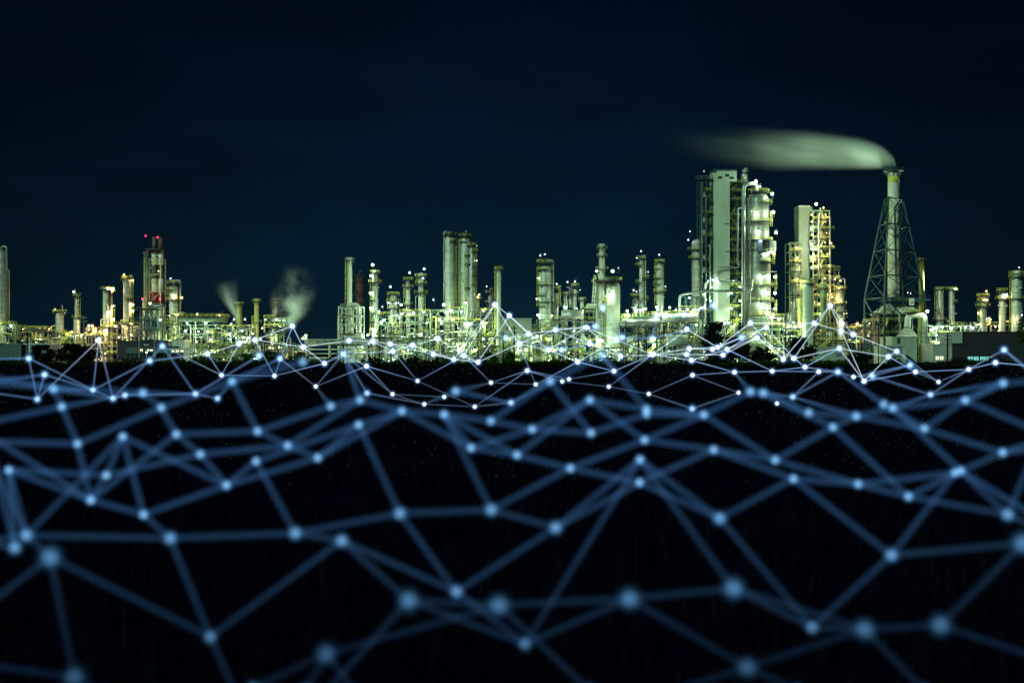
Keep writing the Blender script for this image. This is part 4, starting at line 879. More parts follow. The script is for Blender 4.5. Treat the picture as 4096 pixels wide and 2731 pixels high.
# ---------------------------------------------------------------- pipe-filled process units
def unit(label, px0, px1, pyt, Y, depth, seed, kinds=('cool', 'green'), nl=5, steel='green_steel', big=(), density=1.0, name='process_unit', zb=0, decks=True, rail='painted_yellow', lampl=()):
    rnd = random.Random(seed); x0, x1, zt = XX(px0, Y), XX(px1, Y), ZZ(pyt, Y)
    t = thing(name, label, 'process unit', ((x0 + x1) / 2, Y, 0), None)
    nb = max(2, int(round((x1 - x0) / 6.5))); xs = [x0 + (x1 - x0) * k / nb for k in range(nb + 1)]
    nz = max(1, int(round((zt - zb) / 4.6))); zs = [zb + (zt - zb) * (k + 1) / nz for k in range(nz)]
    frame_mb(MB(), xs, [Y, Y + depth], zs, .38, True, rnd, zb).build('frame', steel, t)
    yf = Y - 1.6
    if decks:
        for z in zs:
            a = rnd.randrange(nb); b = min(nb, a + rnd.randint(1, 3))
            if rnd.random() < .85: box_platform(t, xs[a], xs[b], Y - 1.7, Y + 1.2, z + .25, rail, 'dark_steel', 1.25, .3)
    mats = ['pipe_steel', 'pipe_steel', 'cladding', 'painted_cream', 'pipe_dark', 'pipe_dark', 'teal_steel', 'dark_steel', 'rust_grey', 'green_steel', 'painted_yellow', 'cladding_grey']
    npipe = int((len(zs) * 2.6 + nb * 2.8) * density)
    for k in range(npipe):       # long runs at each storey
        z = rnd.choice(zs) + rnd.uniform(.5, 2.6) - 2.2; y = Y + rnd.uniform(-1.2, depth * .7); r = rnd.choice((.11, .16, .2, .28, .40))
        a, b = sorted((rnd.uniform(x0, x1), rnd.uniform(x0, x1)))
        if b - a < 4: b = min(x1, a + 7); a = max(x0, b - 7)
        m_ = rnd.choice(mats); q = rnd.random(); z = max(.6, z)
        if q < .3: pts = [(a, y, z), (b, y, z)]
        elif q < .65: pts = [(a, y, max(.3, z - rnd.uniform(2, 6))), (a, y, z), (b, y, z), (b, y, max(.3, z - rnd.uniform(1, 5)))]
        else: pts = [(a, y, z), (b, y, z), (b, y, min(zt + 1.5, z + rnd.uniform(2, 5))), (b + rnd.uniform(-2, 2), y, min(zt + 1.5, z + 5))]
        pipe(t, pts, r, m_, 6)
    for k in range(int(nb * 3.2 * density)):    # uprights
        x = rnd.uniform(x0, x1); y = Y + rnd.uniform(-1.4, depth * .5); r = rnd.choice((.1, .15, .22, .3, .42))
        z0_ = rnd.uniform(0, zt * .4); z1_ = rnd.uniform(max(z0_ + 3, zt * .6), zt + (4.5 if rnd.random() < .35 else .8))
        pipe(t, [(x, y, max(zb, z0_)), (x, y, z1_), (x + rnd.choice((-1.6, 1.6)), y, z1_)], r, rnd.choice(mats), 6)
    for k in range(int(nb * .9 * density)):      # drums, exchangers and pots
        z = rnd.choice([zb + .2] + zs[:-1]) + .4; x = rnd.uniform(x0 + 2, x1 - 2); y = Y + rnd.uniform(.5, depth * .6); r = rnd.uniform(.7, 1.25)
        m_ = rnd.choice(('cladding', 'cladding_grey', 'painted_cream', 'vessel_shell', 'painted_green'))
        if rnd.random() < .5:
            L = rnd.uniform(3, 6.5)
            MB().tube([(x - L / 2, y, z + r), (x - L / 2 + .4, y, z + r), (x + L / 2 - .4, y, z + r), (x + L / 2, y, z + r)], [r * .5, r, r, r * .5], 14).build('horizontal_drum', m_, t)
        else: MB().lathe([(r, z), (r, z + rnd.uniform(2, 4)), (r * .5, z + 4.3)], (x, y), 14).build('pot', m_, t)
    for k in range(int(nb * .35 * density)):
        a = rnd.randrange(nb); i = rnd.randrange(max(1, nz - 1)); zA = zs[i]; zB = zs[min(nz - 1, i + 1)]
        if zB > zA: stairs(t, xs[a] + .5, xs[a + 1] - .5, Y - 2.2, zA + .25, zB + .25, rail)
    for k in range(int(nl * .8) + 2):
        lamp(t, (rnd.uniform(x0 + 1, x1 - 1), Y + rnd.uniform(-2.4, depth * .35), rnd.choice([zb + 1.5] + zs) - .6 + rnd.uniform(0, 1.2)), rnd.choice(kinds), rnd.uniform(.25, .45), arm=False)
    for (px, py, kd, r) in lampl: lamp(t, (XX(px, Y), Y - 3.0, ZZ(py, Y)), kd, r)
    return t
C, G, W_ = 'cool', 'green', 'warm'
unit('pipe racks and amber glow under the left edge column', -30, 62, 1298, 585, 12, 11, (W_, G, C), 7, lampl=[(54, 1303, 'big', .8)])
unit('low yellow-green rack with three small vent pipes, far left', 60, 192, 1316, 590, 12, 12, (G, W_), 8, density=1.2)
unit('low racks beneath the squat far-left column', 192, 345, 1340, 585, 12, 13, (W_, G, C), 8, lampl=[(336, 1339, W_, .7), (206, 1316, W_, .5), (296, 1327, W_, .5)])
unit('brown shadowy unit with amber lamps below the paired columns', 345, 470, 1310, 595, 12, 14, (W_,), 6, 'rust_grey', lampl=[(364, 1303, W_, .75), (378, 1304, W_, .7), (363, 1319, W_, .6), (407, 1326, W_, .6), (467, 1304, W_, .7), (476, 1306, W_, .5), (483, 1349, W_, .75), (505, 1368, G, .8)])
unit('brown amber-lit pipe unit below the sheeted grey column', 470, 556, 1300, 590, 12, 15, (W_,), 6, 'rust_grey', rail='mustard_paint')
# boiler house under the striped chimney
Y = 585
t = thing('boiler_house', 'teal-framed boiler house with a round drum under the striped chimney', 'boiler house', (XX(615, Y), Y, 0))
frame_mb(MB(), [XX(p, Y) for p in (577, 598, 618, 645)], [Y - 6, Y + 4], [ZZ(p, Y) for p in (1400, 1360, 1320, 1280, 1238)], .5, True).build('frame', 'teal_steel', t)
MB().lathe([(S(66, Y) / 2, 0), (S(66, Y) / 2, ZZ(1325, Y)), (S(20, Y) / 2, ZZ(1321, Y))], (XX(604, Y), Y + 1), 32).build('drum', 'cladding', t)
MB().box((XX(582, Y), Y - 3, ZZ(1318, Y)), (XX(640, Y), Y + 3, ZZ(1270, Y))).build('boiler_casing', 'teal_sheet', t)
for py in (1320, 1280, 1240): box_platform(t, XX(560, Y), XX(650, Y), Y - 8, Y - 6, ZZ(py, Y), 'green_steel')
pipe(t, [(XX(614, Y), Y - 7, ZZ(1228, Y)), (XX(655, Y), Y - 7, ZZ(1226, Y)), (XX(668, Y), Y - 7, ZZ(1228, Y)), (XX(668, Y), Y - 7, ZZ(1256, Y))], S(11, Y) / 2, 'pipe_steel', 14, 'elbow_duct', 2)
lamp(t, (XX(663, Y), Y - 9, ZZ(1281, Y)), 'big', .85)
unit('green-railed unit around the foot of the stout column', 655, 720, 1262, 590, 12, 16, (G, W_), 5, lampl=[(685, 1363, G, .7), (715, 1364, G, .7)])
# air cooler deck
def deck_unit(label, px0, px1, pyt, Y, seed, **k):
    t = unit(label, px0, px1, pyt + 34, Y, 14, seed, **k)
    x0, x1, zt = XX(px0, Y), XX(px1, Y), ZZ(pyt, Y)
    MB().box((x0, Y - 2, zt - 2.6), (x1, Y + 13, zt - .6)).build('cooler_box', 'green_steel', t)
    box_platform(t, x0 - .5, x1 + .5, Y - 3, Y + 14, zt - .2, h=1.4)
    mb = MB(); n = max(3, int((x1 - x0) / 5))
    for i in range(n):
        cx = x0 + (x1 - x0) * (i + .5) / n; mb.lathe([(.4, zt - 5.2), (2.1, zt - 2.65)], (cx, Y + 2), 14)
    mb.build('fan_ring', 'dark_steel', t)
    return t
t = deck_unit('long flat air-cooler deck with yellow rails left of the steam jets', 718, 888, 1265, 585, 17, kinds=(C, G), nl=12, density=1.3, lampl=[(830, 1292, 'big', .75), (716, 1258, W_, .5), (796, 1256, 'small', .5), (884, 1261, W_, .5), (749, 1325, 'big', .75), (838, 1326, 'big', .75), (800, 1326, C, .6), (848, 1359, 'big', .7), (793, 1367, W_, .5), (755, 1292, C, .6), (840, 1387, C, .6), (866, 1405, G, .95)])
unit('yellow-railed pump unit below the twin steam jets', 888, 1000, 1312, 582, 12, 18, (C, G), 9, density=1.3, lampl=[(924, 1335, 'big', .8), (942, 1278, 'small', .6), (985, 1278, 'small', .6), (973, 1323, C, .6), (980, 1350, 'big', .8), (1016, 1335, W_, .6), (930, 1296, C, .5), (1048, 1356, C, .75)])
t = unit('steel furnace frame beneath the rusty dark stack', 1058, 1136, 1272, 588, 14, 19, (G, W_), 4, density=1.0, lampl=[(1110, 1278, 'big', .8), (1066, 1279, G, .5), (1054, 1313, W_, .6), (1124, 1306, G, .4)])
MB().box((XX(1082, 588), 588, ZZ(1366, 588)), (XX(1112, 588), 596, ZZ(1336, 588))).build('furnace_box', 'painted_cream', t)
mb = MB(); Y = 590; mb.v = [(XX(1086, Y), Y, ZZ(1335, Y)), (XX(1120, Y), Y, ZZ(1335, Y)), (XX(1120, Y), Y + 8, ZZ(1335, Y)), (XX(1086, Y), Y + 8, ZZ(1335, Y)), (XX(1094, Y), Y + 2, ZZ(1290, Y)), (XX(1108, Y), Y + 2, ZZ(1290, Y)), (XX(1108, Y), Y + 5, ZZ(1290, Y)), (XX(1094, Y), Y + 5, ZZ(1290, Y))]
for f in ((0, 3, 2, 1), (4, 5, 6, 7), (0, 1, 5, 4), (1, 2, 6, 5), (2, 3, 7, 6), (3, 0, 4, 7)): mb.face(f)
mb.build('furnace_hood', 'dark_steel', t)
unit('low horizontal pipe rack right of the teal shed', 735, 1060, 1378, 560, 10, 20, (C, G), 12, density=1.5, decks=False)
unit('low pipe rack and small lamps left of the furnace', 1060, 1225, 1392, 562, 10, 21, (C, W_), 7, density=1.3, lampl=[(1228, 1342, 'big', .75), (1215, 1354, G, .7), (1226, 1354, G, .7)])
# truss bridge
Y = 555
t = thing('pipe_bridge', 'pale steel truss pipe bridge left of the furnace', 'bridge', (XX(1290, Y), Y, 0))
mb = MB(); za, zb_ = ZZ(1374, Y), ZZ(1359, Y)
for yy in (Y, Y + 3):
    for z in (za, zb_): mb.bar((XX(1222, Y), yy, z), (XX(1470, Y), yy, z), .5)
    for k in range(16):
        a = XX(1222 + k * 15.5, Y); b_ = XX(1222 + (k + 1) * 15.5, Y); mb.bar((a, yy, za), (b_, yy, zb_) if k % 2 else (a, yy, zb_), .3); mb.bar((a, yy, za if k % 2 else zb_), (b_, yy, zb_ if k % 2 else za), .3)
mb.build('truss', 'painted_cream', t)
for px in (1226, 1318, 1420, 1465): MB().bar((XX(px, Y), Y + 1, 0), (XX(px, Y), Y + 1, za), .8).build('leg', 'painted_cream', t)
for k in range(5): MB().tube([(XX(1215, Y), Y + 1.5, 2.5 + k * 1.9), (XX(1480, Y), Y + 1.5, 2.5 + k * 1.9)], .4, 8).build('pipe', ('cladding', 'pipe_steel')[k % 2], t)
# pale furnace
Y = 592
t = thing('furnace', 'pale furnace with a funnel throat and twin elbow ducts below its stack', 'furnace', (XX(1400, Y), Y, 0))
MB().box((XX(1383, Y), Y - 5, 0), (XX(1447, Y), Y + 5, ZZ(1335, Y))).build('firebox', 'painted_cream', t)
x = XX(1405, Y); MB().lathe([(S(26, Y) / 2, ZZ(1334, Y)), (S(26, Y) / 2, ZZ(1318, Y)), (S(17, Y) / 2, ZZ(1270, Y)), (S(18, Y) / 2, ZZ(1250, Y)), (S(14, Y) / 2, ZZ(1238, Y))], (x, Y - 3), 24).build('funnel', 'cladding', t)
pipe(t, [(XX(1398, Y), Y - 1, ZZ(1246, Y)), (XX(1398, Y), Y - 1, ZZ(1217, Y)), (XX(1436, Y), Y - 1, ZZ(1217, Y)), (XX(1436, Y), Y - 1, ZZ(1336, Y))], S(13, Y) / 2, 'cladding', 18, 'duct', 3.4)
pipe(t, [(XX(1385, Y), Y + 2, ZZ(1236, Y)), (XX(1364, Y), Y + 2, ZZ(1238, Y)), (XX(1362, Y), Y + 2, ZZ(1340, Y)), (XX(1384, Y), Y, ZZ(1345, Y))], S(5, Y) / 2, 'pipe_steel', 10)
pipe(t, [(XX(1355, Y), Y + 2, 0), (XX(1355, Y), Y + 2, ZZ(1270, Y)), (XX(1366, Y), Y + 2, ZZ(1266, Y))], S(6, Y) / 2, 'pipe_steel', 10)
frame_mb(MB(), [XX(p, Y) for p in (1361, 1390, 1420, 1450)], [Y - 5.5, Y + 6], [ZZ(p, Y) for p in (1395, 1350, 1300, 1264, 1228)], .42, True).build('frame', 'painted_cream', t)
for py in (1335, 1262, 1228): box_platform(t, XX(1370, Y), XX(1418, Y), Y - 6.6, Y - 5.6, ZZ(py, Y), 'painted_cream')
ladder(t, XX(1358, Y), Y - 3, 4, ZZ(1265, Y), 'painted_cream')
unit('glaring lamp-lit unit right of the floodlit slender column', 1512, 1600, 1262, 588, 14, 23, (C, G), 7, density=1.3, lampl=[(1518, 1246, C, .65), (1532, 1228, 'small', .4), (1528, 1290, 'big', 1.0), (1540, 1280, 'cool', .7), (1607, 1220, 'big', .75), (1608, 1256, C, .6), (1590, 1262, 'cool', .6)])
unit('crowded pipe unit at the feet of the three medium columns', 1600, 1720, 1250, 590, 14, 24, (C, G), 10, density=1.4, lampl=[(1656, 1252, 'big', .75), (1640, 1257, 'big', .6), (1735, 1200, 'small', .5), (1696, 1250, C, .6), (1608, 1352, 'big', .7), (1720, 1350, C, .7), (1658, 1348, C, .5)])
unit('green multi-deck unit with twin yellow starlights below the tall twins', 1722, 1860, 1240, 586, 16, 25, (C, G), 14, density=1.5, lampl=[(1759, 1278, G, 1.05), (1812, 1278, G, 1.05), (1776, 1220, 'big', .9), (1790, 1250, 'big', .95), (1806, 1243, 'big', .9), (1767, 1294, C, .7), (1862, 1297, 'big', .8), (1863, 1212, C, .6), (1832, 1378, 'big', 1.1)])
unit('pipe-laced unit between the tall twins and the spiral stack', 1860, 1985, 1246, 588, 16, 26, (C, G), 13, density=1.5, lampl=[(1882, 1296, 'big', 1.05), (1930, 1290, 'big', 1.05), (1934, 1242, 'big', .7), (1936, 1306, 'big', .8), (1846, 1246, C, .7)])
unit('long low pipe rack in front of the tall twins', 1480, 1760, 1352, 560, 10, 27, (C, G), 12, density=1.5, decks=False, lampl=[(1558, 1410, C, .5), (1635, 1400, C, .5), (1460, 1408, G, .6)])
unit('long low pipe rack left of the windowless block', 1760, 2000, 1348, 562, 10, 28, (C, G), 12, density=1.6, decks=False, lampl=[(1840, 1395, 'big', .9), (1900, 1400, C, .8)])
unit('low pipe rack passing below the windowless block', 2000, 2165, 1352, 560, 10, 29, (C, G), 8, density=1.4, decks=False, lampl=[(2103, 1398, G, 1.0), (2148, 1345, 'big', .8), (2080, 1402, C, .6)])
unit('yellow-railed tall unit at the foot of the thick column', 2148, 2262, 1278, 580, 14, 30, (C, G), 10, density=1.4, lampl=[(2194, 1357, G, .8), (2254, 1366, C, .7), (2207, 1262, C, .6), (2190, 1443, G, 1.2), (2216, 1400, C, .6)])
t = unit('teal exchanger unit below the crowded mid towers', 2262, 2382, 1238, 586, 14, 31, (C, G), 12, density=1.4, lampl=[(2290, 1268, 'big', .9), (2312, 1270, 'big', .9), (2357, 1363, C, .8), (2296, 1322, 'small', .5), (2306, 1366, C, .5), (2352, 1310, 'big', .7)])
MB().tube([(XX(2246, 582), 582, ZZ(1258, 582)), (XX(2330, 582), 582, ZZ(1258, 582))], S(34, 582) / 2, 20).build('horizontal_drum', 'cladding_grey', t)
for k in range(5): MB().lathe([(.9, ZZ(1250, 590)), (.9, ZZ(1218, 590)), (.5, ZZ(1214, 590))], (XX(2352 + k * 6, 590), 590), 12).build('vertical_tube', 'cladding', t)
unit('steel table of pumps under the domed drums', 2370, 2500, 1392, 574, 16, 32, (C, G), 6, density=1.3, lampl=[(2405, 1362, 'big', .9), (2391, 1358, G, .7)])
# covered gallery
Y = 580
t = thing('pipe_gallery', 'brightly lit slanting gallery with yellow railings right of the drums', 'gallery', (XX(2640, Y), Y, 0))
def gz(px): return 1271 - (min(px, 2640) - 2480) * .085
for k in range(10):
    a, b_ = 2482 + k * 31, 2482 + (k + 1) * 31
    mb = MB(); pa, pb = P(a, gz(a), Y), P(b_, gz(b_), Y); mb.bar(pa - Vector((0, 0, 1.3)), pb - Vector((0, 0, 1.3)), 2.0); mb.build('walkway', 'green_steel', t)
    rm = MB(); rail_mb(rm, [pa + Vector((0, -2.4, -.4)), pb + Vector((0, -2.4, -.4))], 1.9, False, .16); rm.build('railing', 'painted_yellow', t)
MB().tube([P(2482, 1292, Y - 3), P(2640, 1284, Y - 3)], 1.3, 14).build('duct', 'cladding_grey', t)
MB().tube([P(2650, 1272, Y - 2), P(2790, 1270, Y - 2)], 2.0, 14).build('duct', 'cladding_grey', t)
for px in range(2500, 2800, 42): MB().bar((XX(px, Y), Y, 0), (XX(px, Y), Y, ZZ(1290, Y)), .6).build('leg', 'dark_steel', t)
for px, py, k, r in ((2506, 1245, 'big', .75), (2510, 1262, 'big', .9), (2628, 1258, 'cool', .9), (2700, 1240, C, .5), (2717, 1238, C, .5), (2746, 1238, 'big', .6), (2770, 1241, 'big', .7), (2560, 1240, C, .5), (2800, 1232, 'big', .75), (2735, 1258, C, .4), (2660, 1250, C, .5)): lamp(t, (XX(px, Y), Y - 3.4, ZZ(py, Y)), k, r)
unit('dense pipework under the slanting gallery, left half', 2484, 2640, 1296, 586, 12, 33, (C, G), 8, 'teal_steel', density=1.5, lampl=[(2612, 1356, 'big', 1.0), (2612, 1380, 'big', .9), (2610, 1415, 'big', 1.1)])
unit('dense pipework under the slanting gallery, right half', 2640, 2800, 1290, 588, 12, 34, (C, G), 9, 'teal_steel', density=1.5, lampl=[(2784, 1300, 'big', .8), (2748, 1317, 'cool', .8)])
# overhead crude line on trestle
Y = 582
t = thing('pipe_trestle', 'fat overhead pipe on a dark trestle left of the great frame', 'trestle', (XX(2760, Y), Y, 0))
pipe(t, [P(2718, 1300, Y), P(2718, 1185, Y), P(2730, 1178, Y), P(2800, 1166, Y), P(2850, 1166, Y)], S(10, Y) / 2, 'pipe_steel', 14, bend=1.5)
frame_mb(MB(), [XX(p, Y) for p in (2722, 2746, 2770, 2794)], [Y, Y + 5], [ZZ(p, Y) for p in (1350, 1290, 1235, 1188)], .4, True).build('lattice', 'teal_steel', t)
for py in (1235, 1290): box_platform(t, XX(2722, Y), XX(2794, Y), Y - 1.6, Y + 1, ZZ(py, Y))
lamp(t, (XX(2754, Y), Y - 3, ZZ(1192, Y)), 'cool', .65); lamp(t, (XX(2790, Y), Y - 3, ZZ(1240, Y)), 'cool', .7)
t = unit('white-painted shed and drum nest left of the black tree', 2640, 2790, 1352, 560, 10, 35, (C, G), 5, density=1.0, lampl=[(2700, 1460, 'small', .5)])
MB().tube([(XX(2668, 556), 556, ZZ(1362, 556)), (XX(2750, 556), 556, ZZ(1362, 556))], S(46, 556) / 2, 22).build('horizontal_drum', 'cladding', t)
unit('brilliant low units under the box tower and stair frame', 2800, 3000, 1300, 590, 14, 36, (C, G), 16, 'teal_steel', density=1.4, lampl=[(2870, 1295, 'big', .8), (2895, 1293, 'big', .8), (2860, 1330, C, .6)])
unit('lamp-studded piping at the foot of the regenerator', 3000, 3135, 1268, 582, 14, 37, (C, G), 12, density=1.4, lampl=[(3082, 1270, 'big', 1.0), (3110, 1277, 'big', .9), (3132, 1298, 'big', .7), (3070, 1250, G, .7), (3073, 1405, G, .9), (3131, 1321, C, .6)])
unit('bright piping left of the smooth white cylinder', 3135, 3262, 1312, 578, 12, 38, (C, G), 10, density=1.4, lampl=[(3152, 1303, 'big', .8), (3175, 1308, 'big', .8), (3198, 1304, 'big', .8), (3110, 1396, 'cool', .7)])
unit('mixed piping between the white cylinder and the flare tower', 3262, 3440, 1318, 580, 14, 39, (C, G, W_), 11, density=1.3, lampl=[(3420, 1296, W_, .6)])
unit('brown amber-lit pipework left of the flare tower legs', 3405, 3500, 1296, 605, 10, 40, (W_,), 5, 'rust_grey', lampl=[(3423, 1293, W_, .6), (3472, 1295, W_, .6), (3466, 1340, W_, .8)])
unit('glowing yellow-green rack right of the inverted-U duct', 3706, 3860, 1302, 590, 12, 41, (G, C), 12, density=1.4, rail='painted_yellow', lampl=[(3728, 1312, 'big', .7), (3739, 1310, C, .6), (3761, 1308, 'big', .65), (3794, 1312, 'big', .9), (3853, 1308, 'big', .8), (3739, 1340, C, .6), (3716, 1320, G, .9), (3748, 1370, 'cool', .7)])
unit('white sloping conveyor frame left of the amber-lit columns', 3845, 3915, 1302, 600, 8, 42, (C,), 2, 'painted_cream', decks=False, lampl=[(3882, 1312, 'small', .9)])
unit('amber-lit pipe bridge between the three columns above the office', 3905, 4130, 1290, 606, 12, 43, (W_, W_, C), 12, density=1.0, rail='mustard_paint', lampl=[(3985, 1327, W_, .65), (3948, 1274, W_, .6), (3972, 1306, W_, .65)])

# ---------------------------------------------------------------- poles, wires
def pole(label, px, pyt, Y, wpx=7, mat='wood_pole', arm=True, name='utility_pole', brace=False):
    x = XX(px, Y); zt = ZZ(pyt, Y); t = thing(name, label, 'pole', (x, Y, 0), 'poles along the field edge')
    r = S(wpx, Y) / 2; MB().tube([(x, Y, 0), (x, Y, zt)], [r, r * .75], 10).build('mast', mat, t)
    if arm:
        for dz in (1.0, 2.6):
            c = MB().bar((x - 1.5, Y - r, zt - dz), (x + 1.5, Y - r, zt - dz), .18).build('crossarm', mat, t)
            for dx in (-1.3, 0.6, 1.3): MB().lathe([(.1, zt - dz + .1), (.16, zt - dz + .25), (.08, zt - dz + .45)], (x + dx, Y - r), 6).build('insulator', 'cladding_grey', c)
    return (x, Y, zt)
PT = []
PT.append(pole('dark pole at far left, beside a slimmer white post', 109, 1325, 500, 5))
pole('slim pale post just right of the far-left dark pole', 118, 1350, 498, 4, 'white_plate', False)
pole('thin grey pole with wide double crossarms near the gooseneck column', 335, 1262, 520, 4, 'grey_pole')
PT.append(pole('left of the two grey poles before the pink wall', 557, 1314, 488, 5.5, 'grey_pole'))
PT.append(pole('right of the two grey poles before the pink wall', 618, 1305, 488, 5, 'grey_pole'))
pole('short slim post beside the right grey pole', 621, 1407, 487, 2.6, 'grey_pole', False)
PT.append(pole('black pole left of the rusty stack frame foot', 1058, 1330, 486, 5.5))
PT.append(pole('taller black pole under the topmost net node at left', 1112, 1302, 486, 5.5))
PT.append(pole('thin black pole left of the pale furnace', 1372, 1262, 490, 4))
PT.append(pole('left black pole below the floodlit slender column', 1517, 1325, 486, 6))
PT.append(pole('right, taller black pole below the three medium columns', 1564, 1303, 486, 6))
PT.append(pole('black pole left of the spiral stack', 1912, 1262, 490, 5))
PT.append(pole('shorter black pole before the windowless block', 2013, 1325, 486, 6))
PT.append(pole('taller black pole before the windowless block', 2057, 1303, 486, 6))
PT.append(pole('slim black pole at the right flank of the wide drum', 2504, 1285, 492, 5))
PT.append(pole('thick black pole under the gallery, left one', 2553, 1322, 486, 6))
PT.append(pole('thick black pole under the gallery, right one', 2586, 1317, 486, 6))
PT.append(pole('black post between the two dark trees by the white cylinder, left one', 3141, 1328, 490, 6))
PT.append(pole('black post between the two dark trees by the white cylinder, right one', 3160, 1325, 490, 6))
PT.append(pole('black pole with crossarm before the flare tower', 3514, 1290, 492, 5))
PT.append(pole('thickest black pole in front of the pale two-storey building', 3790, 1333, 486, 8))
pole('slim dark pole in front of the long dark office', 3960, 1364, 500, 4, arm=False)
for i, (lb, px) in enumerate((('left one of two posts painted lamplit orange below the flood lamp', 400), ('right one of two posts painted lamplit orange below the flood lamp', 415))):
    Y = 486; x = XX(px, Y); t = thing('lamp_post', lb, 'lamp post', (x, Y, 0), 'poles along the field edge')
    MB().tube([(x, Y, 0), (x, Y, ZZ(1372, Y)), (x - S(8 + i * 8, Y), Y - 1, ZZ(1364, Y))], [.32, .22, .14], 8).build('mast', 'orange_lit_pole', t)
    if i == 0: lamp(t, (XX(394, Y), Y - 1.5, ZZ(1361, Y)), 'warm', .95, arm=False)
Y = 484; t = thing('lamp_post', 'small dark lamp post with a blue-white globe in front of the pink wall', 'lamp post', (XX(586, Y), Y, 0), 'poles along the field edge')
MB().tube([(XX(586, Y), Y, 0), (XX(586, Y), Y, ZZ(1416, Y))], .14, 6).build('mast', 'dark_steel', t)
lamp(t, (XX(586, Y), Y, ZZ(1409, Y)), 'small', .55, arm=False)
def wire(a, b, dz, label, sag=2.2, dx=0):
    pts = []
    for i in range(17):
        f = i / 16; pts.append((a[0] + dx + (b[0] - a[0]) * f, a[1] - .4 + (b[1] - a[1]) * f, a[2] - dz + (b[2] - a[2]) * f - sag * 4 * f * (1 - f)))
    o = MB().tube(pts, .055, 4).build('power_line', 'rubber', None, pts[0])
    return tag(o, label, 'cable', 'power lines between the poles')
seq = [(0, 3), (3, 4), (4, 6), (6, 7), (7, 8), (8, 9), (9, 10), (10, 11), (11, 12), (12, 13), (13, 14), (14, 15), (15, 16), (16, 17), (18, 19), (19, 20)]
nm_ = ['the far-left dark pole and the left grey pole', 'the two grey poles', 'the right grey pole and the black pole by the rusty stack', 'the two black poles by the rusty stack', 'the tall black pole and the furnace pole', 'the furnace pole and the floodlit column pole', 'the two black poles below the medium columns', 'the medium-column pole and the spiral stack pole', 'the spiral stack pole and the windowless block', 'the two poles before the windowless block', 'the windowless block and the drum pole', 'the drum pole and the gallery', 'the two gallery poles', 'the gallery and the tree posts', 'the tree posts and the flare tower pole', 'the flare tower pole and the thickest pole']
k = 0
for (a, b_) in seq:
    A, B = PT[min(a, len(PT) - 1)], PT[min(b_, len(PT) - 1)]
    if A is B or k >= len(nm_): continue
    for j, (dz, w_) in enumerate(((.6, 'upper'), (2.3, 'lower'))):
        wire(A, B, dz, f'{w_} black wire between {nm_[k]}', min(2.4, abs(A[0] - B[0]) * .03), (-1, 1)[j] * .8)
    k += 1
wire(PT[7], (XX(1372, 490), 490, ZZ(1262, 490)), -.9, 'topmost black wire rising right toward the furnace pole', 1.2)
# parked vehicles
def car(label, px, Y, L, H, mat, name='parked_car', van=False):
    x = XX(px, Y); t = thing(name, label, 'van' if van else 'car', (x, Y, 0), 'vehicles parked behind the bushes')
    W2 = .85
    sec = [(-.5, .35), (-.5, .75), (-.42, .85), (-.30, .92), (-.20, 1.42), (.16, 1.46), (.34, .98), (.47, .85), (.5, .6), (.5, .35)] if not van else [(-.5, .35), (-.5, 1.0), (-.49, 1.9), (-.3, 2.0), (.28, 2.0), (.40, 1.25), (.5, 1.05), (.5, .35)]
    mb = MB(); n = len(sec)
    for s_ in (-1, 1):
        for u, z in sec: mb.v.append((x + u * L, Y + s_ * W2 * (1 if z < 1.0 else .86), z * H / (1.46 if not van else 2.0)))
    mb.face(tuple(range(n))); mb.face(tuple(reversed(range(n, 2 * n))))
    for i in range(n): mb.face((i, i + n, (i + 1) % n + n, (i + 1) % n), True)
    mb.build('body', mat, t)
    for u in (-.30, .30):
        for s_ in (-1, 1):
            w_ = MB().tube([(x + u * L, Y + s_ * W2 - .12, .34), (x + u * L, Y + s_ * W2 + .12, .34)], .34, 14).build('wheel', 'rubber', t)
            MB().tube([(x + u * L, Y + s_ * (W2 + .13) - .02, .34), (x + u * L, Y + s_ * (W2 + .13) + .02, .34)], .2, 10).build('rim', 'pipe_steel', w_)
    MB().box((x - .16 * L, Y - W2 - .02, H * .68), (x + .12 * L, Y - W2 * .88, H * .9)).build('side_window', 'rubber', t)
    for s_ in (-.6, .6): MB().box((x + .498 * L, Y + s_ - .15, H * .4), (x + .51 * L, Y + s_ + .15, H * .52)).build('headlight', 'white_plate', t)
car('white parked car half hidden by shrubs right of the pink wall', 698, 486, 4.4, 2.0, 'white_plate')
car('blue-white sheeted van behind the broad green shrub', 850, 489, 6.0, 2.6, 'blue_sheet', 'parked_van', True)
car('white parked car in the row under the gallery, left one', 2660, 484, 4.6, 1.8, 'white_plate')
car('silver parked car in the row under the gallery, middle one', 2705, 484, 4.6, 1.8, 'pipe_steel')
car('white van in the row under the gallery, right end', 2756, 485, 5.2, 2.2, 'white_plate', 'parked_van', True)
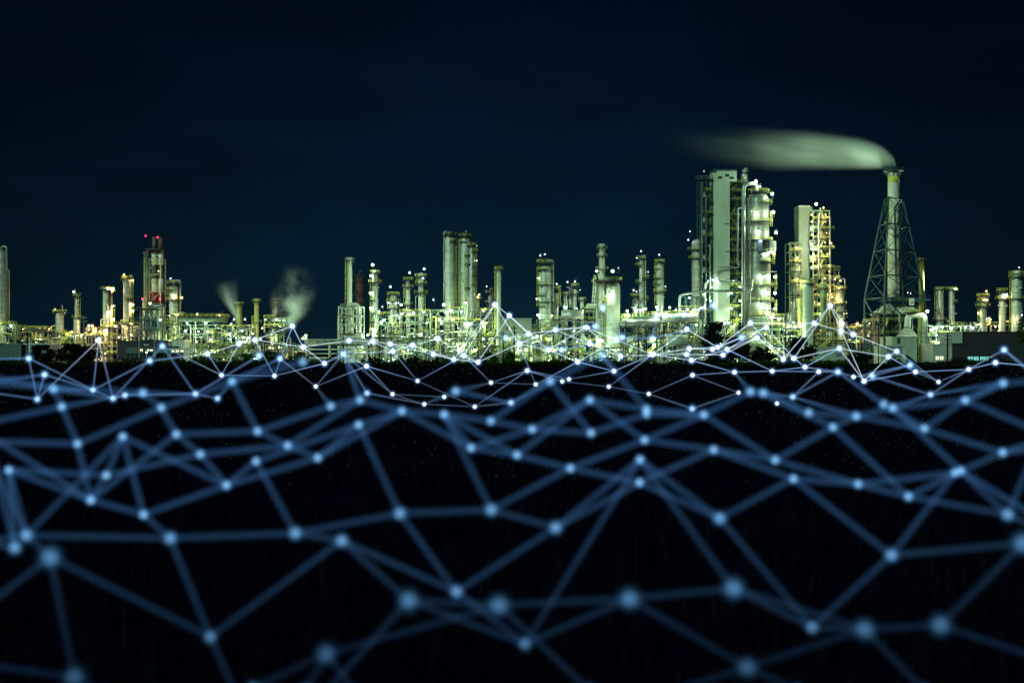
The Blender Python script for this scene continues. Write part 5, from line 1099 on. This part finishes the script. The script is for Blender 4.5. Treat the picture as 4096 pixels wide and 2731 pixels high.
# ---------------------------------------------------------------- steam and smoke
def curve_node(nt, pts, src):
    n = nt.nodes.new('ShaderNodeFloatCurve'); c = n.mapping.curves[0]
    c.points[0].location = pts[0]; c.points[1].location = pts[-1]
    for p in pts[1:-1]: c.points.new(*p)
    n.mapping.update(); nt.links.new(src, n.inputs['Value']); return n.outputs[0]
def plume(name, label, path, radii, Y, dens, fall, col=(.78, .95, .84), nscale=(1, 1, 1), nlo=.35, nhi=.7, edge=1.0, floor=.0, seed=0.0):
    """smoke along a path; path points and radii in photo pixels. The axis runs along local X from 0 to 1."""
    A, B = P(*path[0], Y), P(*path[-1], Y); ax = (B - A); L = ax.length; ax.normalize()
    side = Vector((0, 1, 0)); upv = side.cross(ax).normalized() * -1
    if upv.z < 0 and abs(ax.x) > abs(ax.z): upv = -upv
    k = len(path); ts = []; offs = []
    for p in path:
        q = P(*p, Y) - A; ts.append(q.dot(ax) / L); offs.append(q.dot(upv))
    rad = [S(r, Y) for r in radii]
    # local frame: X along the axis, Z = upv
    rot = Matrix((ax, ax.cross(upv) * -1, upv)).transposed()
    if rot.determinant() < 0: rot = Matrix((ax, ax.cross(upv), upv)).transposed()
    mb = MB()
    ctr = [Vector((t * L, 0, o)) for t, o in zip(ts, offs)]
    # smooth subdivision of the outline
    cs, rs = [], []
    for i in range(k - 1):
        for j in range(6):
            f = j / 6; p0 = ctr[max(0, i - 1)]; p1 = ctr[i]; p2 = ctr[i + 1]; p3 = ctr[min(k - 1, i + 2)]
            cs.append(.5 * ((2 * p1) + (p2 - p0) * f + (2 * p0 - 5 * p1 + 4 * p2 - p3) * f * f + (3 * p1 - p0 - 3 * p2 + p3) * f ** 3)); rs.append(rad[i] + (rad[i + 1] - rad[i]) * f)
    cs.append(ctr[-1]); rs.append(rad[-1])
    n = 20
    for c, r in zip(cs, rs):
        for q in range(n):
            a = 2 * PI * q / n; mb.v.append((c.x, c.y + r * math.cos(a), c.z + r * math.sin(a)))
    for i in range(len(cs) - 1):
        for q in range(n): mb.face((i * n + q, i * n + (q + 1) % n, (i + 1) * n + (q + 1) % n, (i + 1) * n + q), True)
    mb.face(tuple(reversed(range(n)))); mb.face(tuple((len(cs) - 1) * n + q for q in range(n)))
    m = bpy.data.materials.new(name + '_volume'); m.use_nodes = True; nt = m.node_tree; nt.nodes.clear()
    out = N(nt, 'ShaderNodeOutputMaterial'); vs = N(nt, 'ShaderNodeVolumePrincipled')
    vs.inputs['Color'].default_value = (*col, 1); vs.inputs['Anisotropy'].default_value = 0.0
    nt.links.new(vs.outputs[0], out.inputs['Volume'])
    tc = N(nt, 'ShaderNodeTexCoord'); sp = N(nt, 'ShaderNodeSeparateXYZ'); nt.links.new(tc.outputs['Object'], sp.inputs[0])
    def Mth(op, a, b=None):
        q = N(nt, 'ShaderNodeMath', operation=op)
        for i, v in enumerate((a, b)):
            if v is None: continue
            if isinstance(v, (int, float)): q.inputs[i].default_value = v
            else: nt.links.new(v, q.inputs[i])
        return q.outputs[0]
    t = Mth('DIVIDE', sp.outputs[0], L)
    tt = N(nt, 'ShaderNodeClamp'); nt.links.new(t, tt.inputs[0]); t = tt.outputs[0]
    osc = max(max(abs(o) for o in offs), .01) * 2.2; rsc = max(rad) * 1.01
    xs = sorted(zip([min(1, max(0, q)) for q in ts], offs, rad))
    co = curve_node(nt, [(a, .5 + b / osc) for a, b, c in xs], t); cr = curve_node(nt, [(a, c / rsc) for a, b, c in xs], t)
    zc = Mth('MULTIPLY', Mth('SUBTRACT', co, .5), osc); r_ = Mth('MULTIPLY', cr, rsc)
    dz = Mth('SUBTRACT', sp.outputs[2], zc)
    # ragged rim: the distance is disturbed by noise
    mp = N(nt, 'ShaderNodeMapping'); mp.inputs['Scale'].default_value = nscale; mp.inputs['Location'].default_value = (seed, seed, 0)
    nt.links.new(tc.outputs['Object'], mp.inputs[0])
    no = N(nt, 'ShaderNodeTexNoise'); no.inputs['Scale'].default_value = 1.0; no.inputs['Detail'].default_value = 4; no.inputs['Roughness'].default_value = .55
    nt.links.new(mp.outputs[0], no.inputs[0])
    d = Mth('SQRT', Mth('ADD', Mth('POWER', Mth('ABSOLUTE', dz), 2.0), Mth('POWER', Mth('ABSOLUTE', sp.outputs[1]), 2.0)))
    dn = Mth('DIVIDE', d, r_)
    mr = N(nt, 'ShaderNodeMapRange', interpolation_type='SMOOTHSTEP'); mr.inputs[1].default_value = 1.0; mr.inputs[2].default_value = 1.0 - edge; mr.inputs[3].default_value = 0; mr.inputs[4].default_value = 1
    nt.links.new(dn, mr.inputs[0])
    nr = N(nt, 'ShaderNodeMapRange', interpolation_type='SMOOTHSTEP'); nr.inputs[1].default_value = nlo; nr.inputs[2].default_value = nhi; nr.inputs[3].default_value = floor; nr.inputs[4].default_value = 1
    nt.links.new(no.outputs[0], nr.inputs[0])
    fl = curve_node(nt, fall, t)
    v = Mth('MULTIPLY', Mth('MULTIPLY', mr.outputs[0], nr.outputs[0]), Mth('MULTIPLY', fl, dens))
    nt.links.new(v, vs.inputs['Density'])
    o = mb.build(name, m); o.matrix_world = Matrix.Translation(A) @ rot.to_4x4()
    m.cycles.volume_sampling = 'MULTIPLE_IMPORTANCE'
    return tag(o, label, 'smoke' if 'smoke' in name else 'steam')
plume('smoke_plume', 'long pale green smoke plume streaming left from the flare tower chimney', [(3584, 676), (3552, 642), (3460, 618), (3320, 606), (3100, 598), (2900, 586), (2640, 560)], [12, 38, 68, 84, 96, 96, 90], 590, 0.40,
      [(0, 1), (.08, 1.0), (.2, .75), (.34, .40), (.5, .17), (.7, .05), (1, 0)], nscale=(.014, .06, .12), nlo=.34, nhi=.60, edge=1.0, floor=.22)
plume('steam_jet', 'narrow white steam jet fanning up and left from the pump unit', [(952, 1284), (935, 1240), (915, 1190), (903, 1120)], [9, 24, 46, 66], 584, 0.26,
      [(0, 1), (.35, .6), (.7, .22), (1, 0)], nscale=(.03, .30, .30), nlo=.42, nhi=.66, edge=.95, floor=.1)
plume('steam_jet', 'faint small steam wisp between the cooler deck and the pump unit', [(897, 1300), (893, 1275), (888, 1235)], [8, 10, 12], 584, 0.22,
      [(0, .9), (.5, .4), (1, 0)], nscale=(.05, .2, .2), edge=.9, floor=.3)
plume('steam_cloud', 'billowing white steam cloud right of the rusty dark stack', [(1128, 1340), (1142, 1268), (1168, 1205), (1186, 1140), (1205, 1060)], [22, 74, 98, 96, 80], 600, 0.17,
      [(0, .8), (.3, 1.0), (.5, .58), (.75, .18), (1, 0)], nscale=(.11, .11, .12), nlo=.43, nhi=.68, edge=1.0, floor=.03, seed=3.0)
# added floodlights that brighten the smoke and steam, on made-up masts among the units
def flood(label, px, py, Y, target, power, size=30, col=(.80, 1.0, .70)):
    p = P(px, py, Y); t = thing('added_flood_mast', label, 'floodlight', (p.x, Y, 0), 'added floodlight masts')
    MB().tube([(p.x, Y, 0), (p.x, Y, p.z - .6)], [.3, .18], 8).build('mast', 'dark_steel', t)
    d = (Vector(target) - p).normalized(); MB().tube([p - d * .9, p - d * .2, p], [.25, .55, .6], 10).build('lamp_head', 'dark_steel', t)
    ld = bpy.data.lights.new('added_flood_beam', 'SPOT'); lo = bpy.data.objects.new('added_flood_beam', ld); COL.objects.link(lo)
    ld.energy = power; ld.color = col; ld.spot_size = math.radians(size); ld.spot_blend = .6; ld.shadow_soft_size = .5
    lo.location = p + d * .3; lo.rotation_euler = d.to_track_quat('-Z', 'Y').to_euler()
flood('added floodlight mast behind the flare tower, right of the mustard stack, aimed at the plume', 3750, 1285, 650, P(3470, 615, 592), 1.0e6, 30)
flood('added floodlight mast left of the white cylinder aimed up at the long plume', 3140, 1290, 566, P(3240, 600, 590), 0.30e6, 44)
flood('added floodlight mast right of the steam cloud', 1222, 1375, 575, P(1165, 1200, 600), 1.1e5, 46)
flood('added floodlight mast at the pump unit under the steam jet', 975, 1330, 574, P(925, 1200, 584), 0.5e5, 46)

# ---------------------------------------------------------------- the glowing net
NODES = """
a1 115 1433 C|a2 178 1498 C|a3 149 1596 C|a4 214 1555 B|a5 372 1559 C|a6 452 1593 C|a7 500 1580 C|a8 572 1571 B|a9 599 1443 C|a10 830 1414 D|a11 886 1500 D|a12 1037 1422 C|a13 928 1525 B
a14 782 1575 C|a15 870 1593 C|a16 247 1626 B|a17 645 1630 B|a18 310 1774 B|a19 491 1745 B|a20 705 1736 B|a21 1030 1724 B|a22 801 1816 B|a23 1024 1844 B|a24 35 1879 B|a25 425 1900 B|a26 363 1999 B
a27 906 1940 B|a28 574 2057 B|b1 1098 1503 D|b2 649 1384 C|b3 395 1360 D|b4 1170 1304 D|b5 1019 1359 D|b6 956 1375 D|b7 1212 1388 D|b8 1120 1434 C|b9 1212 1447 B|b10 1298 1453 D|b11 1396 1362 D|b12 1490 1365 D
b13 1561 1376 D|b14 1649 1381 D|b15 1752 1355 D|b16 1571 1405 D|b17 1733 1417 D|b18 1815 1437 D|b19 1856 1422 D|b20 1912 1448 D|b21 1979 1218 D|b22 1373 1415 C|b23 1466 1464 D|b24 2037 1262 D|b25 2023 1352 C
b26 2114 1336 D|b27 2076 1375 D|b28 2221 1319 D|b29 2344 1309 D|b30 2381 1305 C|b31 2411 1231 C|b32 2193 1399 D|b33 2247 1399 C|b34 2359 1375 D|b35 2466 1359 D|b36 2489 1350 C|b37 2311 1447 D|b38 2482 1425 D
b39 2109 1482 D|b40 2409 1420 B|b41 2456 1484 D|b42 2610 1354 C|b43 2610 1418 D|b44 2628 1260 C|b45 2748 1317 D|b46 2735 1259 C|b47 2854 1222 C|b48 2757 1394 D|b49 2746 1417 D|b50 2871 1389 D|b51 2850 1397 D
b52 2908 1397 D|b53 2892 1419 D|b54 2766 1441 D|b55 2966 1350 C|b56 2770 1500 D|b57 2938 1488 D|b58 3001 1292 D|b59 3065 1309 D|b60 3029 1350 D|b62 3133 1437 D|b63 3176 1433 D|b64 3220 1468 D|b65 3089 1484 D|b66 3275 1486 D
b67 3352 1487 C|b68 3414 1507 D|b69 3456 1524 D|b70 3489 1503 C|b71 3554 1426 D|b72 3587 1405 D|b73 3640 1460 C|b74 3662 1487 D|b75 3754 1527 D|b76 3875 1477 D|b77 3982 1450 D|b78 4016 1399 C|b79 3257 1293 D|b80 3321 1223 D
b81 3412 1338 D|b82 3365 1323 D|b83 3357 1393 D|c1 4013 1532 B|c2 3722 1578 C|c3 3861 1600 B|c4 3535 1616 B|c5 3571 1631 B|c6 3425 1664 B|c7 3235 1650 B|c8 3171 1587 C|c9 3108 1613 D|c10 3053 1571 B|c11 3332 1708 B
c12 3698 1713 B|c13 4011 1809 B|c14 3101 1839 B|c15 3174 1914 B|c16 3433 1935 B|c17 3634 1985 B|c18 3843 1882 B|c18b 3820 1890 B|c19 4031 2057 A|c20 2143 1537 D|c21 2201 1524 B|c22 2249 1525 D|c23 2276 1516 D|c24 2435 1546 D
c25 2595 1575 D|c26 2044 1610 C|c27 2359 1599 B|c28 2129 1716 B|c29 2364 1731 B|c30 2586 1636 B|c31 2586 1655 B|c32 2769 1634 C|c33 2816 1658 B|c34 2954 1570 D|c35 3001 1566 B|c36 2578 1759 B|c37 2855 1798 B|c38 2068 1819 B
c39 2281 1872 B|c40 2560 1837 B|c41 2558 1929 B|c42 2879 2072 A|c43 2223 2109 A|c44 1670 1523 D|c45 1263 1545 D|c46 1468 1572 C|c47 1570 1576 D|c48 1440 1599 B|c49 1323 1624 B|c50 1697 1616 D|c51 1777 1587 D|c52 1823 1564 B
c53 1964 1530 D|c54 1899 1626 D|c55 1963 1683 B|c56 1776 1657 B|c57 1608 1643 B|c58 1884 1791 B|c59 1435 1698 B|c60 1151 1781 B|c61 1271 1830 B|c62 1599 2052 A|c63 1965 2038 A
d1 105 2140 A|d2 60 2189 A|d3 201 2227 E|d4 681 2151 A|d5 841 2545 A|d6 297 2706 E|d7 1181 2131 A|d8 1367 2161 A|d9 1634 2400 E|d10 1826 2365 A|d11 1996 2419 E|d12 1305 2613 E|d13 2518 2393 E|d14 2934 2351 E|d15 2100 2573 A
d16 2989 2667 E|d17 3566 2219 A|d18 3248 2507 A|d19 3459 2515 E|d20 3762 2498 E|d21 4093 2171 E
e1 -70 2165 A|e2 -80 2440 A|e3 -70 2655 A|e4 420 2770 A|e5 945 2775 A|e6 -40 1745 B|e7 -50 1765 B|e8 -60 1692 B|e9 -60 1530 B|e10 -60 1436 C|e11 -60 1566 C|e12 1290 2780 A|e13 1010 2750 A|e14 1220 2760 A|e15 1425 2770 A|e16 2360 2760 A
e17 2650 2775 A|e18 3190 2760 A|e19 3700 2760 A|e20 4160 2630 A|e21 4160 1760 B|e22 4160 2110 A|e23 4160 2075 B|e24 4160 1726 B|e25 4160 1792 B|e26 4160 1522 B|e27 4150 1466 D|e28 4150 1500 C|e29 4150 1516 C|e30 -30 1850 B|e31 -70 1500 B
"""
LINKS = """
d1-a24 d1-e30 d2-a24 d2-e30 d1-a19 d1-d4 d1-d3 d1-e1 d2-e1 d3-d5 d3-d6 d3-e2 d4-a28 d4-d7 d4-d5 d5-d8 d5-e5 d6-e3 d6-e4 d7-a23 d7-c62 d7-d8 d8-d9 d8-d10 c62-c59 c62-c63 c62-d10 c63-c56 c63-c39 c63-c43 d10-c43 d10-d15
d9-d11 d9-d15 d9-e12 d11-d12 d11-d13 d11-e16 d12-e13 d12-e14 d12-e15 d15-c40 d15-d13 d13-d14 d13-d16 d14-c40 d14-d18 d14-d19 c42-c40 c42-c41 c42-c15 c42-d18 d16-d19 d16-e17 d16-e18 d19-d20 d19-e19 d18-d19 d17-c15 d17-c18b d17-d21 d17-d18
d20-d21 d20-e20 c19-c17 c19-c18 c19-e21 c19-e22 c18-e23 a24-a26 a24-a25 e6-a26 a26-a28 a25-a22 a25-a26 a25-a19 a26-a20 a18-a26 a18-e7 a18-a17 a18-a16 a16-e8 a16-a4 a16-a7 a17-a13 a17-a20 a20-a21 a20-a22 a22-a27 a22-c60 a27-a19 a27-a28 a27-a23
a27-c61 a23-c59 a21-a13 a21-c49 a21-c60 c60-c61 c60-c48 c61-c59 c59-c57 c61-c57 c49-c45 c49-c48 a28-a19 c48-c57 c57-c56 c48-b22 c56-c55 c55-c28 c56-c58 c56-c38 c57-c58 c58-c38 c58-c28 c55-c21 c28-c27 c38-c27 c28-c29 c29-c31 c29-c21 c27-c30 c27-c36
c30-c33 c30-b40 c31-c33 c33-c35 c36-c33 c36-c39 c36-c37 c38-c39 c39-c41 c41-c37 c41-c43 c40-c43 c37-c14 c37-c15 c33-c14 c14-c11 c14-c16 c15-c16 c11-c10 c11-c17 c11-c6 c6-c5 c7-c6 c10-c7 c8-b67 c8-c6 c35-c8 c10-c35 c4-b67 c4-c12 c5-c3 c5-c18 c6-c12 c12-c3 c12-c13
c3-c1 c3-e24 c13-c18 c13-e21 c13-e25 c1-e26 c1-c3 c18b-c16 c18b-c17 c16-c17 c2-c5 c2-c1 c2-b70 c2-b76 e9-a2 e31-a4 a4-a6 a8-a7 a8-a14 a14-a15 a15-a13 a13-b9 a13-b8 a8-a17 a4-a5 e9-a8 a1-a3 a1-a5 a1-e10 a2-a3 a2-a5 a3-e11 a3-b3 b3-a5 b3-a6 a5-a9 a5-a6
a6-b2 a6-a7 a7-a14 a9-a10 a10-a11 a11-b6 a11-b2 a14-b2 a14-a12 a10-b6 b6-b5 b5-b7 b5-b1 a11-b1 b1-b10 b1-b4 b4-b5 b4-b7 b7-b11 b7-b10 b10-b22 b22-b12 b11-b12 b12-b13 b12-b16 b13-b14 b16-b22 b16-b14 b14-b15 b13-b17 b14-b18 b17-b18 b15-b19 b18-b21 b18-b20 b19-b20 b19-b21
b20-b24 b20-b27 b21-b24 b21-b27 b24-b26 b24-b32 b27-b28 b27-c20 b27-b32 b26-b28 b28-b29 b28-b34 b32-b29 b32-b37 b29-b35 b29-b38 b34-b38 b37-b35 b37-c20 b37-b41 b35-b43 b38-b43 b43-b41 b43-c24 b43-b48 b43-b49 b43-b45 b48-b50 b49-b53 b48-b51 b45-b50 b50-b58
b52-b60 b52-b59 b53-b60 b43-b54 b54-b57 b54-b52 b57-b56 b56-c25 c24-c25 c24-c22 b41-c23 c25-c32 c32-c34 b56-c34 b57-c35 b57-b65 b65-b66 b65-b64 b52-b65 b58-b62 b59-b63 b60-b62 b60-b63 b59-b50 b58-b79 b62-b79 b63-b80 b79-b80 b80-b81 b80-b82 b79-b81 b82-b69
b83-b63 b83-b64 b83-b69 b83-b71 b64-b63 b64-b67 b81-b72 b69-b71 b71-b72 b71-b74 b72-b75 b69-b74 b74-b75 b74-b76 b75-b76 b75-b73 b76-b77 b77-e27 b78-b76 b78-e29 b78-e28 b73-b68 b73-b70 b66-b67 b67-b68 b66-c8 b68-b70 c44-b16 c44-b23 c44-b19 c44-c54 b23-b22 b23-c45 b23-c47
c45-b22 c45-b8 c47-b22 b22-c46 c47-c50 c47-c51 c50-c54 c50-c52 c46-c50 c54-c26 c54-b39 c52-c53 c53-b19 c53-b39 c53-c20 c52-c26 c26-c21 b39-c22 b39-c23 c20-c21 c22-c23 b40-c21 b40-b41 b25-b26 b25-b33 b33-b34 b31-b36 b30-b36 b30-b28 b36-b42 b42-b44 b42-b45 b46-b47 b44-b46 b47-b55 b55-b51
"""
DEP = {'A': 15.0, 'B': 19.0, 'C': 44.0, 'D': 95.0, 'E': 14.0}
CORE = {'A': 16, 'B': 11, 'C': 10, 'D': 8.3, 'E': 27}     # radius of the core, photo pixels
LW = {'A': 12, 'B': 13, 'C': 3.4, 'D': 1.75, 'E': 12.5}     # half width of a link
# glow of node and link: these are the net's own lights
GN = {'A': (.09, .21, .33), 'B': (.19, .35, .45), 'C': (.50, .72, .86), 'D': (2.2, 2.5, 2.4), 'E': (.042, .12, .21)}
GH = {'A': (.020, .065, .14), 'B': (.030, .10, .21), 'C': (.035, .10, .24), 'D': (.07, .16, .38), 'E': (.01, .035, .075)}  # halo: light around the core, imitated by dim outer shells
GL = {'A': (.0088, .0270, .0620), 'B': (.0108, .0335, .0800), 'C': (.062, .130, .27), 'D': (.44, .58, .70), 'E': (.0065, .0190, .0420)}
gm = bpy.data.materials.new('net_glow'); gm.use_nodes = True; nt = gm.node_tree; nt.nodes.clear()
o_ = N(nt, 'ShaderNodeOutputMaterial'); em = N(nt, 'ShaderNodeEmission'); tr = N(nt, 'ShaderNodeBsdfTransparent'); ad = N(nt, 'ShaderNodeAddShader'); at = N(nt, 'ShaderNodeAttribute')
at.attribute_name = 'glow'; nt.links.new(at.outputs['Color'], em.inputs[0]); em.inputs[1].default_value = 0.5
nt.links.new(em.outputs[0], ad.inputs[0]); nt.links.new(tr.outputs[0], ad.inputs[1]); nt.links.new(ad.outputs[0], o_.inputs[0])
gm.cycles.emission_sampling = 'NONE'; M['net_glow'] = gm
rn = random.Random(77); nd = {}
for ent in NODES.replace('\n', '|').split('|'):
    if not ent.strip(): continue
    k, x, y, c = ent.split(); y = float(y); x = float(x)
    d = DEP[c]
    if c in 'AE': d *= 1 - (y - 2100) / 2731 * .25
    if c == 'B': d *= 1 + (1750 - y) / 1750 * .55
    if c == 'C': d *= rn.uniform(.85, 1.3) if y > 1300 else 1.3
    if c == 'D': d *= 1 - (y - 1400) / 1400 * .5
    f = 1.0
    if c == 'D' and y > 1455 and k != 'b69': f = max(.18, 1 - (y - 1450) / 80)
    if c == 'C' and y > 1540: f = .75
    if y > 2300: f = max(.42, 1 - (y - 2300) / 560)          # the nearest cells of the net glow least
    nd[k] = (P(x, y, d), d, c, f)
def glow_obj(mb, cols, name, parent):
    o = mb.build(name, 'net_glow', parent)
    a = o.data.color_attributes.new('glow', 'FLOAT_COLOR', 'POINT')
    flat = []
    for c in cols: flat += [c[0], c[1], c[2], 1.0]
    a.data.foreach_set('color', flat); o.visible_shadow = True
    return o
net = thing('light_net', 'huge glowing blue-white web of linked points floating over the dark field', 'glowing net', (0, 30, 0))
def node_geo(mb, cols, k):
    p, d, c, f = nd[k]; r = S(CORE[c], d); n0 = len(mb.v)
    mb.ball(p, r, 14, 8); cols += [tuple(q * (f if c != 'D' else f ** .5) for q in GN[c])] * (len(mb.v) - n0)
    for m_, g in ((1.35, 1.0), (1.75, .5), (2.3, .22)) if c in 'CD' else ((1.5, 1.0), (2.1, .35)):
        n0 = len(mb.v); mb.ball(p, r * m_, 12, 7); cols += [tuple(q * g * f for q in GH[c])] * (len(mb.v) - n0)
def link_geo(mb, cols, a, b):
    pa, da, ca, fa = nd[a]; pb, db, cb, fb = nd[b]; m_ = 14; L = (pb - pa).length
    pts = []; rs = []; base = len(mb.v)
    for i in range(m_ + 1):
        f = i / m_; pts.append(pa.lerp(pb, f)); rs.append(S(LW[ca], da) * (1 - f) + S(LW[cb], db) * f)
    mb.tube(pts, rs, 7)
    ga, gb = GL[ca], GL[cb]
    if ca == cb == 'D' and min(fa, fb) < .9: ga = gb = (.26, .46, .86)      # the cells over the field shine bluer
    for i in range(m_ + 1):
        f = i / m_
        # follow the thickness seen: thin far ends shine white, thick near ends dim blue
        col = tuple(math.exp(math.log(ga[q] * fa) * (1 - f) + math.log(gb[q] * fb) * f) for q in range(3))
        cols += [col] * 7
order = sorted(nd, key=lambda k: -CORE[nd[k][2]] * 100 - (0 if nd[k][0].x / nd[k][1] < .4 and nd[k][0].x / nd[k][1] > -.4 else -5000))
rest, rc = MB(), []
for i, k in enumerate(order):
    if i < 100: mb, cols = MB(), []; node_geo(mb, cols, k); glow_obj(mb, cols, 'node', net)
    else: node_geo(rest, rc, k)
glow_obj(rest, rc, 'far_nodes', net)['kind'] = 'stuff'
links = [tuple(s.split('-')) for s in LINKS.split()]
links = list(dict.fromkeys(links))
for a, b in links:
    if a not in nd or b not in nd: print('BAD LINK', a, b)
links.sort(key=lambda l: -((LW[nd[l[0]][2]] + LW[nd[l[1]][2]]) * 60 + (nd[l[0]][0] / nd[l[0]][1] - nd[l[1]][0] / nd[l[1]][1]).length * 3000))
rest, rc = MB(), []
for i, (a, b) in enumerate(links):
    if i < 100: mb, cols = MB(), []; link_geo(mb, cols, a, b); glow_obj(mb, cols, 'link', net)
    else: link_geo(rest, rc, a, b)
glow_obj(rest, rc, 'far_links', net)['kind'] = 'stuff'
print('objects', len(bpy.data.objects), 'nodes', len(nd), 'links', len(links))
